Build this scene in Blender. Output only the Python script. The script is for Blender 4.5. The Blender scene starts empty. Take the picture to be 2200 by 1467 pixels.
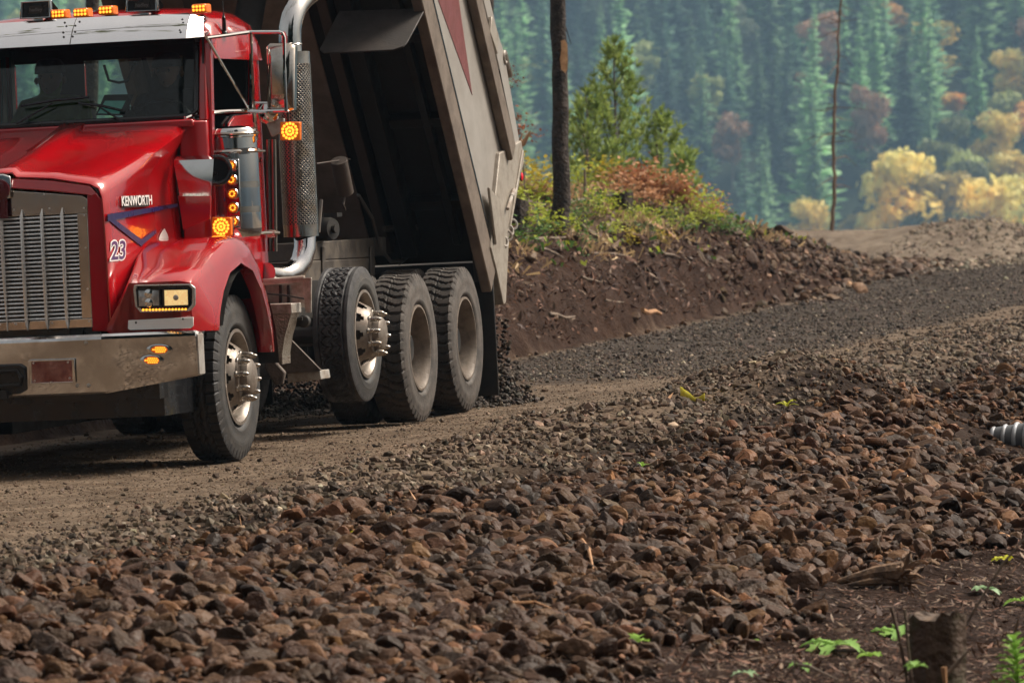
import bpy, bmesh, math, random
import numpy as np
from mathutils import Vector, Matrix, Euler

sc = bpy.context.scene
R = math.radians
# ------------------------------------------------------------------ camera
FPX, EYE, VH = 11900.0, 2.1, 275.0          # focal length in 2200-wide pixels, eye height, horizon row
cd = bpy.data.cameras.new('camera')
cam = bpy.data.objects.new('camera', cd)
sc.collection.objects.link(cam)
cam.location = (0, 0, EYE)
cam.rotation_euler = (R(90), 0, 0)
cd.sensor_width = 36.0
cd.lens = 36.0 * FPX / 2200
cd.shift_y = -(733.5 - VH) / 2200
cd.clip_start, cd.clip_end = 0.5, 6000
cd.dof.use_dof = True
cd.dof.focus_distance = 36.0
cd.dof.aperture_fstop = 7.0
sc.camera = cam
# ------------------------------------------------------------------ light
SUN_EL, SUN_AZ = 50, 70      # degrees; azimuth from +Y towards +X
w = bpy.data.worlds.new("World"); sc.world = w; w.use_nodes = True
nt = w.node_tree
sky = nt.nodes.new('ShaderNodeTexSky'); sky.sky_type = 'NISHITA'; sky.sun_disc = False
sky.sun_elevation = R(SUN_EL); sky.sun_rotation = R(SUN_AZ)
sky.air_density = 1.0; sky.dust_density = 4.0; sky.ozone_density = 0.6
hs = nt.nodes.new('ShaderNodeHueSaturation'); hs.inputs['Saturation'].default_value = 0.33
nt.links.new(sky.outputs[0], hs.inputs['Color'])
# bright overcast: the cloud layer is warm-white and brighter overhead than at the horizon
tcw = nt.nodes.new('ShaderNodeTexCoord'); sx = nt.nodes.new('ShaderNodeSeparateXYZ'); nt.links.new(tcw.outputs['Generated'], sx.inputs[0])
mrw = nt.nodes.new('ShaderNodeMapRange'); mrw.inputs[1].default_value = 0.0; mrw.inputs[2].default_value = .9; mrw.inputs[3].default_value = .50; mrw.inputs[4].default_value = 2.3; nt.links.new(sx.outputs['Z'], mrw.inputs[0])
mw1 = nt.nodes.new('ShaderNodeMix'); mw1.data_type = 'RGBA'; mw1.blend_type = 'MULTIPLY'; mw1.inputs[0].default_value = 1; mw1.inputs[7].default_value = (1.0, .89, .76, 1); nt.links.new(hs.outputs[0], mw1.inputs[6])
mw2 = nt.nodes.new('ShaderNodeVectorMath'); mw2.operation = 'SCALE'; nt.links.new(mw1.outputs[2], mw2.inputs[0]); nt.links.new(mrw.outputs[0], mw2.inputs['Scale'])
nt.links.new(mw2.outputs[0], nt.nodes['Background'].inputs[0])
nt.nodes['Background'].inputs[1].default_value = 0.07
sd = bpy.data.lights.new('sun', 'SUN'); sd.energy = 3.1; sd.angle = R(20); sd.color = (1, .94, .85)
sun = bpy.data.objects.new('sun', sd); sc.collection.objects.link(sun)
sdir = Vector((math.sin(R(SUN_AZ)) * math.cos(R(SUN_EL)), math.cos(R(SUN_AZ)) * math.cos(R(SUN_EL)), math.sin(R(SUN_EL))))
sun.rotation_euler = sdir.to_track_quat('Z', 'Y').to_euler()
sun.location = sdir * 60
sc.view_settings.view_transform = 'Standard'; sc.view_settings.look = 'None'
sc.view_settings.gamma = 1.0; sc.view_settings.use_curve_mapping = False
sc.view_settings.exposure = 0.64
sc.render.engine = 'CYCLES'
cy = sc.cycles
cy.use_denoising = True
cy.max_bounces = 8; cy.diffuse_bounces = 3; cy.glossy_bounces = 4; cy.transmission_bounces = 6
cy.transparent_max_bounces = 8; cy.volume_bounces = 0
cy.sample_clamp_indirect = 6.0
cy.use_adaptive_sampling = True
COL = sc.collection

# ------------------------------------------------------------------ helpers
def tag(o, label=None, cat=None, group=None, kind=None):
    if label: o['label'] = label
    if cat: o['category'] = cat
    if group: o['group'] = group
    if kind: o['kind'] = kind
    return o

def empty(name, parent=None, loc=(0, 0, 0)):
    o = bpy.data.objects.new(name, None); COL.objects.link(o)
    o.empty_display_size = .2; o.location = loc; o.parent = parent
    return o

class MB:
    """collects shapes and links them as one mesh object"""
    def __init__(s): s.bm = bmesh.new(); s.mi = 0
    def face(s, vs):
        try:
            f = s.bm.faces.new(vs); f.material_index = s.mi; return f
        except ValueError: return None
    def poly(s, pts): return s.face([s.bm.verts.new(p) for p in pts])
    def prism(s, pts, vec):
        vec = Vector(vec)
        a = [s.bm.verts.new(p) for p in pts]; b = [s.bm.verts.new(Vector(p) + vec) for p in pts]
        n = len(a); s.face(a); s.face(b[::-1])
        for i in range(n): s.face([a[i], b[i], b[(i + 1) % n], a[(i + 1) % n]])
        return s
    def ring_prism(s, outer, inner, vec):
        vec = Vector(vec); n = len(outer)
        A = [s.bm.verts.new(p) for p in outer]; B = [s.bm.verts.new(p) for p in inner]
        C = [s.bm.verts.new(Vector(p) + vec) for p in outer]; D = [s.bm.verts.new(Vector(p) + vec) for p in inner]
        for i in range(n):
            j = (i + 1) % n
            s.face([A[i], A[j], B[j], B[i]]); s.face([C[i], D[i], D[j], C[j]])
            s.face([A[i], C[i], C[j], A[j]]); s.face([B[i], B[j], D[j], D[i]])
        return s
    def box(s, c, d, rot=None):
        m = rot or Matrix.Identity(3); c = Vector(c)
        P = [s.bm.verts.new(c + m @ Vector((sx * d[0] / 2, sy * d[1] / 2, sz * d[2] / 2))) for sx in (-1, 1) for sy in (-1, 1) for sz in (-1, 1)]
        for q in ((0, 1, 3, 2), (4, 6, 7, 5), (0, 4, 5, 1), (2, 3, 7, 6), (0, 2, 6, 4), (1, 5, 7, 3)): s.face([P[i] for i in q])
        return s
    def rings(s, rings, closed=True, caps=True):
        V = [[s.bm.verts.new(p) for p in r] for r in rings]
        n = len(V[0])
        for a, b in zip(V, V[1:]):
            for i in range(n if closed else n - 1):
                j = (i + 1) % n; s.face([a[i], a[j], b[j], b[i]])
        if caps: s.face(V[0][::-1]); s.face(V[-1])
        return s
    def tube(s, pts, r, n=10, caps=True):
        pts = [Vector(p) for p in pts]; N = len(pts)
        rr = r if hasattr(r, '__len__') else [r] * N
        out = []; up = None
        for i, p in enumerate(pts):
            d = (pts[min(i + 1, N - 1)] - pts[max(i - 1, 0)]).normalized()
            if up is None:
                up = d.orthogonal().normalized()
            up = (up - d * up.dot(d)).normalized(); sd_ = d.cross(up)
            out.append([p + (up * math.cos(2 * math.pi * k / n) + sd_ * math.sin(2 * math.pi * k / n)) * rr[i] for k in range(n)])
        return s.rings(out, True, caps)
    def lathe(s, prof, o=(0, 0, 0), ax=(0, 1, 0), n=32, caps=True):
        ax = Vector(ax).normalized(); a = ax.orthogonal().normalized(); b = ax.cross(a); o = Vector(o)
        return s.rings([[o + ax * h + (a * math.cos(2 * math.pi * k / n) + b * math.sin(2 * math.pi * k / n)) * max(r, 1e-4) for k in range(n)] for r, h in prof], True, caps)
    def torus(s, o, ax, R0, r, n=32, m=8):
        ax = Vector(ax).normalized(); a = ax.orthogonal().normalized(); b = ax.cross(a); o = Vector(o)
        V = []
        for k in range(n):
            t = 2 * math.pi * k / n; d = a * math.cos(t) + b * math.sin(t)
            V.append([s.bm.verts.new(o + d * (R0 + r * math.cos(2 * math.pi * q / m)) + ax * r * math.sin(2 * math.pi * q / m)) for q in range(m)])
        for k in range(n):
            for q in range(m): s.face([V[k][q], V[(k + 1) % n][q], V[(k + 1) % n][(q + 1) % m], V[k][(q + 1) % m]])
        return s
    def build(s, name, mat, parent=None, smooth=35, bevel=0, loc=None, link=True):
        bm = s.bm
        bmesh.ops.recalc_face_normals(bm, faces=bm.faces)
        if smooth:
            for f in bm.faces: f.smooth = True
            for e in bm.edges:
                if len(e.link_faces) == 2 and e.calc_face_angle(0) > R(smooth): e.smooth = False
        me = bpy.data.meshes.new(name)
        if loc is not None: bmesh.ops.translate(bm, verts=bm.verts, vec=-Vector(loc))
        bm.to_mesh(me); bm.free()
        for m in (mat if isinstance(mat, (list, tuple)) else [mat]): me.materials.append(m)
        o = bpy.data.objects.new(name, me)
        if loc is not None: o.location = loc
        if link: COL.objects.link(o)
        if parent: o.parent = parent
        if bevel:
            b = o.modifiers.new('bevel', 'BEVEL'); b.width = bevel; b.segments = 2; b.limit_method = 'ANGLE'; b.angle_limit = R(35)
        return o

def esplit(o, a=30):
    e = o.modifiers.new('crease', 'EDGE_SPLIT'); e.split_angle = R(a); return o

def np_mesh(name, V, F, mat, attr=None, smooth=True):
    """mesh from numpy arrays: V (n,3), F (m,k)"""
    me = bpy.data.meshes.new(name)
    V = np.ascontiguousarray(V, np.float32); F = np.ascontiguousarray(F, np.int32); k = F.shape[1]
    me.vertices.add(len(V)); me.vertices.foreach_set('co', V.ravel())
    me.loops.add(F.size); me.loops.foreach_set('vertex_index', F.ravel())
    me.polygons.add(len(F)); me.polygons.foreach_set('loop_start', np.arange(0, F.size, k, dtype=np.int32))
    me.polygons.foreach_set('use_smooth', np.full(len(F), smooth))
    me.update(calc_edges=True)
    for nm, arr in (attr or {}).items():
        arr = np.asarray(arr, np.float32)
        if arr.ndim == 1:
            a = me.attributes.new(nm, 'FLOAT', 'POINT'); a.data.foreach_set('value', arr)
        else:
            if arr.shape[1] == 3: arr = np.c_[arr, np.ones(len(arr), np.float32)]
            a = me.attributes.new(nm, 'FLOAT_COLOR', 'POINT'); a.data.foreach_set('color', np.ascontiguousarray(arr).ravel())
    for m in (mat if isinstance(mat, (list, tuple)) else [mat]): me.materials.append(m)
    o = bpy.data.objects.new(name, me); COL.objects.link(o)
    return o

def _h(ix, iy, seed):
    n = (ix.astype(np.int64) * 374761393 + iy.astype(np.int64) * 668265263 + seed * 1274126177) & 0x7fffffff
    n = ((n ^ (n >> 13)) * 1274126177) & 0x7fffffff
    return ((n ^ (n >> 16)) & 0xffff) / 65535.0
def vnoise(x, y, seed=0):
    ix = np.floor(x); iy = np.floor(y); fx = x - ix; fy = y - iy
    fx = fx * fx * (3 - 2 * fx); fy = fy * fy * (3 - 2 * fy)
    a = _h(ix, iy, seed); b = _h(ix + 1, iy, seed); c = _h(ix, iy + 1, seed); d = _h(ix + 1, iy + 1, seed)
    return (a + (b - a) * fx) * (1 - fy) + (c + (d - c) * fx) * fy - .5
def fbm(x, y, oct=4, seed=0):
    s = 0; a = 1
    for i in range(oct): s = s + a * vnoise(x * 2 ** i, y * 2 ** i, seed + i * 17); a *= .5
    return s
def sstep(a, b, x):
    t = np.clip((x - a) / (b - a), 0, 1); return t * t * (3 - 2 * t)

# ------------------------------------------------------------------ materials
def mat(name, col, rough=.5, metal=0.0, var=.25, scale=6, col2=None, bump=0, bscale=60, coat=0, rvar=.1, spec=.5, attr=None, bdist=.01, mask=(.42, .62), emit=0, sub=None, bvor=False, detail=6):
    """principled material with a noise-mixed second colour, roughness variation and bump"""
    m = bpy.data.materials.new(name); m.use_nodes = True
    n = m.node_tree.nodes; l = m.node_tree.links; b = n['Principled BSDF']
    tc = n.new('ShaderNodeTexCoord')
    nz = n.new('ShaderNodeTexNoise'); nz.inputs['Scale'].default_value = scale; nz.inputs['Detail'].default_value = detail; nz.inputs['Roughness'].default_value = .62
    l.new(tc.outputs['Object'], nz.inputs['Vector'])
    rp = n.new('ShaderNodeMapRange'); rp.inputs[1].default_value, rp.inputs[2].default_value = mask
    l.new(nz.outputs['Fac'], rp.inputs[0])
    c2 = col2 or tuple(c * (1 - var) for c in col)
    mx = n.new('ShaderNodeMix'); mx.data_type = 'RGBA'
    mx.inputs[6].default_value = (*col, 1); mx.inputs[7].default_value = (*c2, 1)
    l.new(rp.outputs[0], mx.inputs[0])
    out = mx.outputs[2]
    if attr:
        at = n.new('ShaderNodeAttribute'); at.attribute_name = attr
        mm = n.new('ShaderNodeMix'); mm.data_type = 'RGBA'; mm.blend_type = 'MULTIPLY'; mm.inputs[0].default_value = 1
        l.new(out, mm.inputs[6]); l.new(at.outputs['Color'], mm.inputs[7]); out = mm.outputs[2]
    l.new(out, b.inputs['Base Color'])
    rr = n.new('ShaderNodeMapRange'); rr.inputs[3].default_value = max(rough - rvar, .02); rr.inputs[4].default_value = min(rough + rvar, 1)
    l.new(rp.outputs[0], rr.inputs[0]); l.new(rr.outputs[0], b.inputs['Roughness'])
    b.inputs['Metallic'].default_value = metal
    b.inputs['Specular IOR Level'].default_value = spec
    if coat: b.inputs['Coat Weight'].default_value = coat; b.inputs['Coat Roughness'].default_value = .04
    if bump:
        if bvor:
            n2 = n.new('ShaderNodeTexVoronoi'); n2.inputs['Scale'].default_value = bscale; bo = n2.outputs['Distance']
        else:
            n2 = n.new('ShaderNodeTexNoise'); n2.inputs['Scale'].default_value = bscale; n2.inputs['Detail'].default_value = 4; bo = n2.outputs['Fac']
        l.new(tc.outputs['Object'], n2.inputs['Vector'])
        bp = n.new('ShaderNodeBump'); bp.inputs['Strength'].default_value = bump; bp.inputs['Distance'].default_value = bdist
        l.new(bo, bp.inputs['Height']); l.new(bp.outputs[0], b.inputs['Normal'])
    if emit:
        b.inputs['Emission Color'].default_value = (*col, 1); b.inputs['Emission Strength'].default_value = emit
    if sub:
        b.inputs['Subsurface Weight'].default_value = 0
    return m

M = {}
M['red'] = mat('red_paint', (.37, .0025, .006), .20, col2=(.23, .018, .014), scale=2.6, mask=(.48, .72), coat=1.0, rvar=.06, spec=.6)
M['chrome'] = mat('chrome', (.72, .71, .69), .06, 1, var=.12, scale=5, rvar=.03)
M['bumper'] = mat('bumper_chrome', (.70, .70, .71), .07, 1, col2=(.50, .48, .46), scale=4, rvar=.06)
M['stain'] = mat('stainless', (.55, .52, .48), .16, 1, col2=(.40, .34, .28), scale=4, rvar=.06)
M['visor'] = mat('visor_chrome', (.95, .95, .95), .05, 1, var=.05, scale=3, rvar=.02)
M['alu'] = mat('dusty_aluminium', (.42, .39, .35), .5, .35, col2=(.22, .17, .13), scale=7, mask=(.45, .65), rvar=.12, bump=.15, bscale=40)
M['rim'] = mat('dusty_rim', (.25, .215, .18), .45, .45, col2=(.15, .115, .09), scale=9, rvar=.1)
M['rim2'] = mat('dirty_rim', (.17, .135, .105), .65, .15, col2=(.10, .078, .06), scale=9, rvar=.1, bump=.2, bscale=60)
M['nut'] = mat('lug_nut_metal', (.5, .47, .43), .3, .9, col2=(.3, .25, .2), scale=25)
M['rubber'] = mat('dusty_rubber', (.026, .025, .024), .75, col2=(.06, .052, .044), scale=10, mask=(.4, .7), bump=.3, bscale=90)
M['tread'] = mat('tread_rubber', (.020, .019, .019), .75, col2=(.05, .043, .037), scale=14, mask=(.45, .75), bump=.4, bscale=120)
M['black'] = mat('black_steel', (.015, .014, .013), .55, .2, col2=(.03, .026, .022), scale=8, bump=.15, bscale=40)
M['gloss'] = mat('black_gloss', (.012, .012, .013), .2, var=.2)
M['frame'] = mat('frame_steel', (.06, .05, .043), .6, .3, col2=(.11, .09, .07), scale=5, bump=.2, bscale=50)
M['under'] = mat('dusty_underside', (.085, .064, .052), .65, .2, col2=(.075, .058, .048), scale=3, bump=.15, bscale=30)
M['underd'] = mat('dark_underside', (.018, .015, .013), .6, .1, col2=(.02, .016, .014), scale=5, bump=.3, bscale=40)  # darker tone for the box underside and some of its sills
M['body'] = mat('dump_body_paint', (.37, .34, .305), .45, .15, col2=(.215, .19, .165), scale=1.6, mask=(.38, .78), rvar=.08, bump=.08, bscale=25)
M['rail'] = mat('dump_rail_paint', (.19, .15, .118), .55, .1, col2=(.12, .092, .072), scale=4, bump=.15, bscale=40)
M['stripe'] = mat('maroon_stripe', (.17, .045, .042), .45, var=.2, scale=5)
M['tail'] = mat('tailgate_paint', (.35, .31, .26), .5, .2, col2=(.25, .215, .175), scale=9, bump=.25, bscale=70)
M['flap'] = mat('dusty_mud_flap', (.062, .052, .046), .6, col2=(.036, .031, .028), scale=3, bump=.2, bscale=60)
M['white'] = mat('white_vinyl', (.75, .73, .7), .5, var=.1)
M['navy'] = mat('navy_vinyl', (.012, .014, .075), .35, var=.2)
M['purple'] = mat('purple_vinyl', (.05, .02, .11), .35, var=.2)
M['silver'] = mat('silver_bars', (.78, .77, .75), .34, .55, var=.15, scale=10)
M['amber'] = mat('amber_lens', (.75, .16, .008), .22, var=.15, emit=.10)
M['led'] = mat('amber_led', (1, .36, .03), .3, var=.0, emit=1.5)
M['redlens'] = mat('red_lens', (.6, .01, .02), .2, var=.2, emit=.25)
M['lampclear'] = mat('clear_lamp', (.55, .55, .55), .14, .5, var=.5, scale=22)
M['lampon'] = mat('lit_headlamp', (1, .70, .30), .2, col2=(.75, .35, .08), scale=26, mask=(.45, .6), emit=.42)
M['wood'] = mat('weathered_wood', (.20, .145, .10), .8, col2=(.10, .07, .05), scale=12, bump=.4, bscale=40)
M['fresh'] = mat('fresh_split_wood', (.42, .22, .10), .7, col2=(.26, .13, .06), scale=9, bump=.3, bscale=50)
M['hivis'] = mat('hi_vis_cloth', (.20, .30, .02), .8, var=.3, scale=9)
M['cloth'] = mat('dark_cloth', (.03, .03, .033), .85, var=.4, scale=12)
M['skin'] = mat('skin', (.32, .17, .11), .5, var=.1)
M['screen'] = mat('tablet_screen', (.10, .26, .24), .2, var=.3, emit=.25)
M['plastic'] = mat('dark_plastic', (.02, .02, .02), .5, var=.3)
M['yellow'] = mat('yellow_ribbon', (.92, .80, .03), .5, var=.15, scale=30)
M['pipe'] = mat('grey_pipe_plastic', (.42, .44, .47), .45, col2=(.28, .28, .28), scale=12)

def glass_mat():
    m = bpy.data.materials.new('tinted_glass'); m.use_nodes = True
    n = m.node_tree.nodes; l = m.node_tree.links; n.remove(n['Principled BSDF'])
    tr = n.new('ShaderNodeBsdfTransparent'); tr.inputs[0].default_value = (.40, .50, .45, 1)
    gl = n.new('ShaderNodeBsdfGlossy'); gl.inputs['Roughness'].default_value = .02; gl.inputs[0].default_value = (.9, .95, .95, 1)
    fr = n.new('ShaderNodeFresnel'); fr.inputs[0].default_value = 1.5
    mx = n.new('ShaderNodeMixShader')
    l.new(fr.outputs[0], mx.inputs[0]); l.new(tr.outputs[0], mx.inputs[1]); l.new(gl.outputs[0], mx.inputs[2])
    l.new(mx.outputs[0], n['Material Output'].inputs[0])
    return m
M['glass'] = glass_mat()

def perf_mat():
    """chrome sheet with rows of punched holes, laid out on the sheet's own UV map (metres)"""
    m = mat('perforated_chrome', (.50, .46, .42), .2, 1, col2=(.32, .26, .2), scale=9)
    n = m.node_tree.nodes; l = m.node_tree.links; b = n['Principled BSDF']
    uv = n.new('ShaderNodeUVMap'); uv.uv_map = 'sheet'
    mp = n.new('ShaderNodeMapping'); mp.inputs['Rotation'].default_value = (0, 0, R(45)); mp.inputs['Scale'].default_value = (55, 55, 55)
    l.new(uv.outputs[0], mp.inputs[0])
    fr = n.new('ShaderNodeVectorMath'); fr.operation = 'FRACTION'; l.new(mp.outputs[0], fr.inputs[0])
    sb = n.new('ShaderNodeVectorMath'); sb.operation = 'SUBTRACT'; sb.inputs[1].default_value = (.5, .5, 0); l.new(fr.outputs[0], sb.inputs[0])
    ln = n.new('ShaderNodeVectorMath'); ln.operation = 'LENGTH'; l.new(sb.outputs[0], ln.inputs[0])
    hole = n.new('ShaderNodeMapRange'); hole.inputs[1].default_value = .30; hole.inputs[2].default_value = .36; l.new(ln.outputs['Value'], hole.inputs[0])
    src = b.inputs['Base Color'].links[0].from_socket
    mx = n.new('ShaderNodeMix'); mx.data_type = 'RGBA'; mx.inputs[6].default_value = (.01, .009, .008, 1)
    l.new(hole.outputs[0], mx.inputs[0]); l.new(src, mx.inputs[7]); l.new(mx.outputs[2], b.inputs['Base Color'])
    bp = n.new('ShaderNodeBump'); bp.inputs['Strength'].default_value = .6; bp.inputs['Distance'].default_value = .004
    l.new(hole.outputs[0], bp.inputs['Height']); l.new(bp.outputs[0], b.inputs['Normal'])
    return m
M['perf'] = perf_mat()
M['diamond'] = mat('diamond_plate', (.30, .26, .21), .45, .6, col2=(.17, .13, .1), scale=6, bump=.6, bscale=70, bvor=True)
# ------------------------------------------------------------------ terrain
TC, TS = math.cos(R(13.3)), math.sin(R(13.3))
def road(x, y): return x * TC - y * TS, x * TS + y * TC        # across (right +), along

def pw(x, pts):
    xs, ys = zip(*pts); return np.interp(x, xs, ys)

def height(X, Y, detail=True):
    X = np.asarray(X, float); Y = np.asarray(Y, float)
    t, a = road(X, Y)
    zl = pw(a, [(0, 0), (62, 0), (76, .06), (88, .16), (97, -.25), (104, -.3), (116, -.05), (122, -.2), (130, -2.5), (160, -12), (300, -34), (800, -66), (960, -66), (1216, 34), (1408, 114), (1540, 132), (1900, 120)])
    # cross profile
    zr = pw(t, [(-12.6, -.17), (-12.1, -.12), (-9.74, 0), (-8.9, .045), (-8.2, .06), (-7.2, .03), (-5.2, -.12), (-3, -.28), (0, -.38), (6, -.5), (30, -1.5), (90, -12), (300, -20)])
    fade = 1 - sstep(95, 125, a)
    z = zl + zr * fade
    # cut bank on the left
    hb = pw(a, [(0, .9), (30, 1.0), (55, 1.0), (66, 1.04), (72, .95), (76, .74), (80, .46), (84, .24), (89, .05), (94, 0)])
    ti = pw(a, [(0, -12.6), (54, -12.6), (67, -12.95), (76, -13.4), (82, -14.0), (90, -15.2), (100, -18)]) + .18 * fbm(a * .35, a * 0 + 3, 3, 5)
    prof = pw(t - ti, [(-200, -9), (-60, -9), (-12, .2), (-8, 1.35), (-3.5, 1.48), (-1.8, 1.32), (-.6, .86), (-.25, .5), (-.05, .12), (0, 0)])
    near = 1 - sstep(100, 135, a)
    z = z + np.where(t < ti, prof * hb, 0) * near
    # dark hollow and rock heap right of the road
    z = z + .36 * np.exp(-(((X - 2.25) / .95) ** 2 + ((Y - 41.3) / 2.2) ** 2))
    z = z + .16 * np.exp(-(((X - .9) / .8) ** 2 + ((Y - 37.2) / 1.8) ** 2))
    z = z - .28 * np.exp(-(((X - 3.6) / .75) ** 2 + ((Y - 40.5) / 2.6) ** 2))
    z = z + .30 * sstep(-6.4, -3.4, t) * sstep(44, 60, a) * near
    z = z + .42 * np.exp(-(((X - 9.4) / 1.7) ** 2 + ((Y - 112) / 5) ** 2)) - .12 * np.exp(-(((X - 6.4) / 1.2) ** 2 + ((Y - 113) / 6) ** 2))
    if detail:
        rk = sstep(-8.9, -8.2, t)
        bankw = sstep(.0, -.5, t - ti)
        roadw = (1 - rk) * (1 - bankw)
        z = z + near * (rk * (.07 * fbm(X * 1.1, Y * 1.1, 4, 1) + .02 * fbm(X * 6, Y * 6, 3, 2))
                        + bankw * (.16 * fbm(X * 1.3, Y * 1.3, 4, 3) + .10 * fbm(X * 4.3, Y * 3.1, 4, 13))
                        + roadw * (.05 * fbm(X * .5, Y * .35, 3, 4) + .012 * fbm(X * 5, Y * 5, 3, 6)))
        # wheel tracks
        z = z + sstep(78, 90, a) * near * (.16 * fbm(X * .45, Y * .12, 3, 31) + .05 * fbm(X * 1.5, Y * .5, 3, 33))
        far = sstep(500, 1000, a)
        z = z + far * 14 * fbm(X * .0125, Y * .0125, 4, 9)
    return z

def ground_z(x, y): return float(height(np.array([x]), np.array([y]))[0])

def axis(dense, lo, hi, step, grow, end):
    a = list(np.arange(lo, hi, step)); s = step
    while a[-1] < end: s *= grow; a.append(a[-1] + s)
    s = step
    b = []; p = lo
    return a
def both(lo, hi, step, grow, end):
    r = axis(0, lo, hi, step, grow, end); s = step; p = lo; l = []
    while p > -end: s *= grow; p -= s; l.append(p)
    return np.array(l[::-1] + r)
gx = both(-5.2, 6.6, .065, 1.14, 620)
gy = [15.0]
while gy[-1] < 64: gy.append(gy[-1] + .085)
s_ = .1
while gy[-1] < 1800: s_ = min(s_ * (1.03 if gy[-1] < 130 else 1.07), .45 if gy[-1] < 130 else 60); gy.append(gy[-1] + s_)
pre = [15.0]; s_ = .1
while pre[-1] > -250: s_ *= 1.15; pre.append(pre[-1] - s_)
gy = np.array(pre[:0:-1] + gy)
GX, GY = np.meshgrid(gx, gy)
GZ = height(GX, GY)
gt, ga = road(GX, GY)
# ground kinds -> albedo
def bank_off(a): return np.interp(a, [0, 54, 67, 76, 82, 90, 100], [0, 0, -.35, -.8, -1.4, -2.6, -5.4])
bkt = gt - bank_off(ga)
def edge_a(a): return np.interp(a, [20, 26, 31, 36, 60], [-8.35, -8.15, -7.75, -7.35, -7.2])
def floor_a(a): return np.interp(a, [22, 26, 30, 36], [-4.95, -4.75, -4.5, -4.3])
def mixc(c, k, w_): return c * (1 - w_[..., None]) + np.array(k) * w_[..., None]
n1 = fbm(GX * .8, GY * .8, 4, 21); n2 = fbm(GX * 3, GY * 3, 3, 22); n3 = fbm(GX * .25, GY * .12, 3, 23)
gc = np.zeros(GX.shape + (3,)) + np.array((.138, .101, .071))                      # packed tan gravel
dk = sstep(-.25, .25, n1 * .7 + (gt + 10.6 + .35 * np.sin(ga * .11)) * .0 + .1)
fresh = sstep(44, 47, ga + n1 * 2) * (1 - sstep(85, 90, ga + n1 * 4)) * sstep(-12.5, -12.2, np.where(ga < 84, bkt, gt + 1.2) + n2 * .2) * (1 - sstep(-9.35, -8.95, gt + n1 * .35))
fresh = np.maximum(fresh, sstep(43.5, 45, ga + n1 * 2) * (1 - sstep(85, 90, ga)) * sstep(-11.2, -10.9, gt) * (1 - sstep(-9.9, -9.5, gt + n1 * .4)))
gc = mixc(gc, (.060, .047, .037), fresh)                                            # freshly dumped dark gravel
gc = mixc(gc, (.21, .168, .125), sstep(86, 92, ga))                                 # dry tan ground over the rise
trk = np.clip(np.sin((gt + .25 * (ga - 90)) * 3.0 + n1 * 2) * .5 + .5, 0, 1) * sstep(84, 92, ga); gc = mixc(gc, (.15, .115, .085), trk * .7)
gc = mixc(gc, (.017, .0095, .006), sstep(-.35, .25, gt - edge_a(ga) + n1 * .4) * (1 - sstep(82, 95, ga)))      # rubble soil, near black for the shade in gaps between rocks
gc = mixc(gc, (.022, .0105, .006), sstep(-.25, .25, gt - floor_a(ga) + n1 * .4) * (1 - sstep(82, 95, ga)))      # forest floor
hol = np.exp(-(((GX - 3.6) / .9) ** 2 + ((GY - 40.5) / 3) ** 2)); gc = mixc(gc, (.026, .0145, .009), np.clip(hol * 1.3, 0, 1))
bk = sstep(-12.38, -12.62, bkt + n2 * .12) * (1 - sstep(96, 106, ga))
gc = mixc(gc, (.034, .0165, .0092), bk)
gc = mixc(gc, (.15, .095, .06), bk * (1 - sstep(33, 40, ga)))                                               # dug soil; unseen near stretch lightened to brighten the bumper's reflection
tp = sstep(-13.35, -14.0, bkt + n1 * .4) * (1 - sstep(96, 106, ga))
gc = mixc(gc, (.11, .075, .045), tp * np.clip(.6 + n2, 0, 1))                       # litter on top
hz_ = sstep(122, 135, ga); gc = mixc(gc, (.028, .04, .02), hz_)
gc = np.clip(gc * (1 + .35 * n2[..., None]), .004, 1)
nx, ny = len(gx), len(gy)
idx = np.arange(nx * ny).reshape(ny, nx)
GF = np.stack([idx[:-1, :-1], idx[:-1, 1:], idx[1:, 1:], idx[1:, :-1]], -1).reshape(-1, 4)
M['ground'] = mat('ground', (1, 1, 1), .85, col2=(.62, .58, .55), scale=3.2, attr='soil', bump=.9, bscale=26, bdist=.03, spec=.08, detail=9)
ground = np_mesh('ground', np.stack([GX, GY, GZ], -1).reshape(-1, 3), GF, M['ground'], {'soil': gc.reshape(-1, 3)})
tag(ground, kind='structure')
# finer grain on top of the bump
_n = M['ground'].node_tree.nodes; _l = M['ground'].node_tree.links
_bp = [q for q in _n if q.type == 'BUMP'][0]; _tc = [q for q in _n if q.type == 'TEX_COORD'][0]
_v = _n.new('ShaderNodeTexVoronoi'); _v.inputs['Scale'].default_value = 24; _l.new(_tc.outputs['Object'], _v.inputs['Vector'])
_b2 = _n.new('ShaderNodeBump'); _b2.inputs['Strength'].default_value = .8; _b2.inputs['Distance'].default_value = .02; _b2.invert = True
_l.new(_v.outputs['Distance'], _b2.inputs['Height']); _l.new(_bp.outputs[0], _b2.inputs['Normal']); _l.new(_b2.outputs[0], _n['Principled BSDF'].inputs['Normal'])

def gpt(u, v, it=12):
    """where the sight line through photo pixel (u, v) meets the ground"""
    sx, sz = (u - 1100) / FPX, (v - VH) / FPX
    Y = 18.0
    while Y < 140:
        if EYE - sz * Y <= ground_z(sx * Y, Y): break
        Y += .25
    lo, hi = Y - .25, Y
    for _ in range(it):
        m_ = (lo + hi) / 2
        if EYE - sz * m_ <= ground_z(sx * m_, m_): hi = m_
        else: lo = m_
    return Vector((sx * hi, hi, ground_z(sx * hi, hi)))
def bpt(u, v):
    """like gpt, but kept on the bank"""
    p = gpt(u, v)
    if p.y > 84:
        Y = 73.0; x = (u - 1100) / FPX * Y; p = Vector((x, Y, ground_z(x, Y)))
    return p
def wpt(u, v, Y): return Vector(((u - 1100) / FPX * Y, Y, EYE - (v - VH) / FPX * Y))
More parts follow.
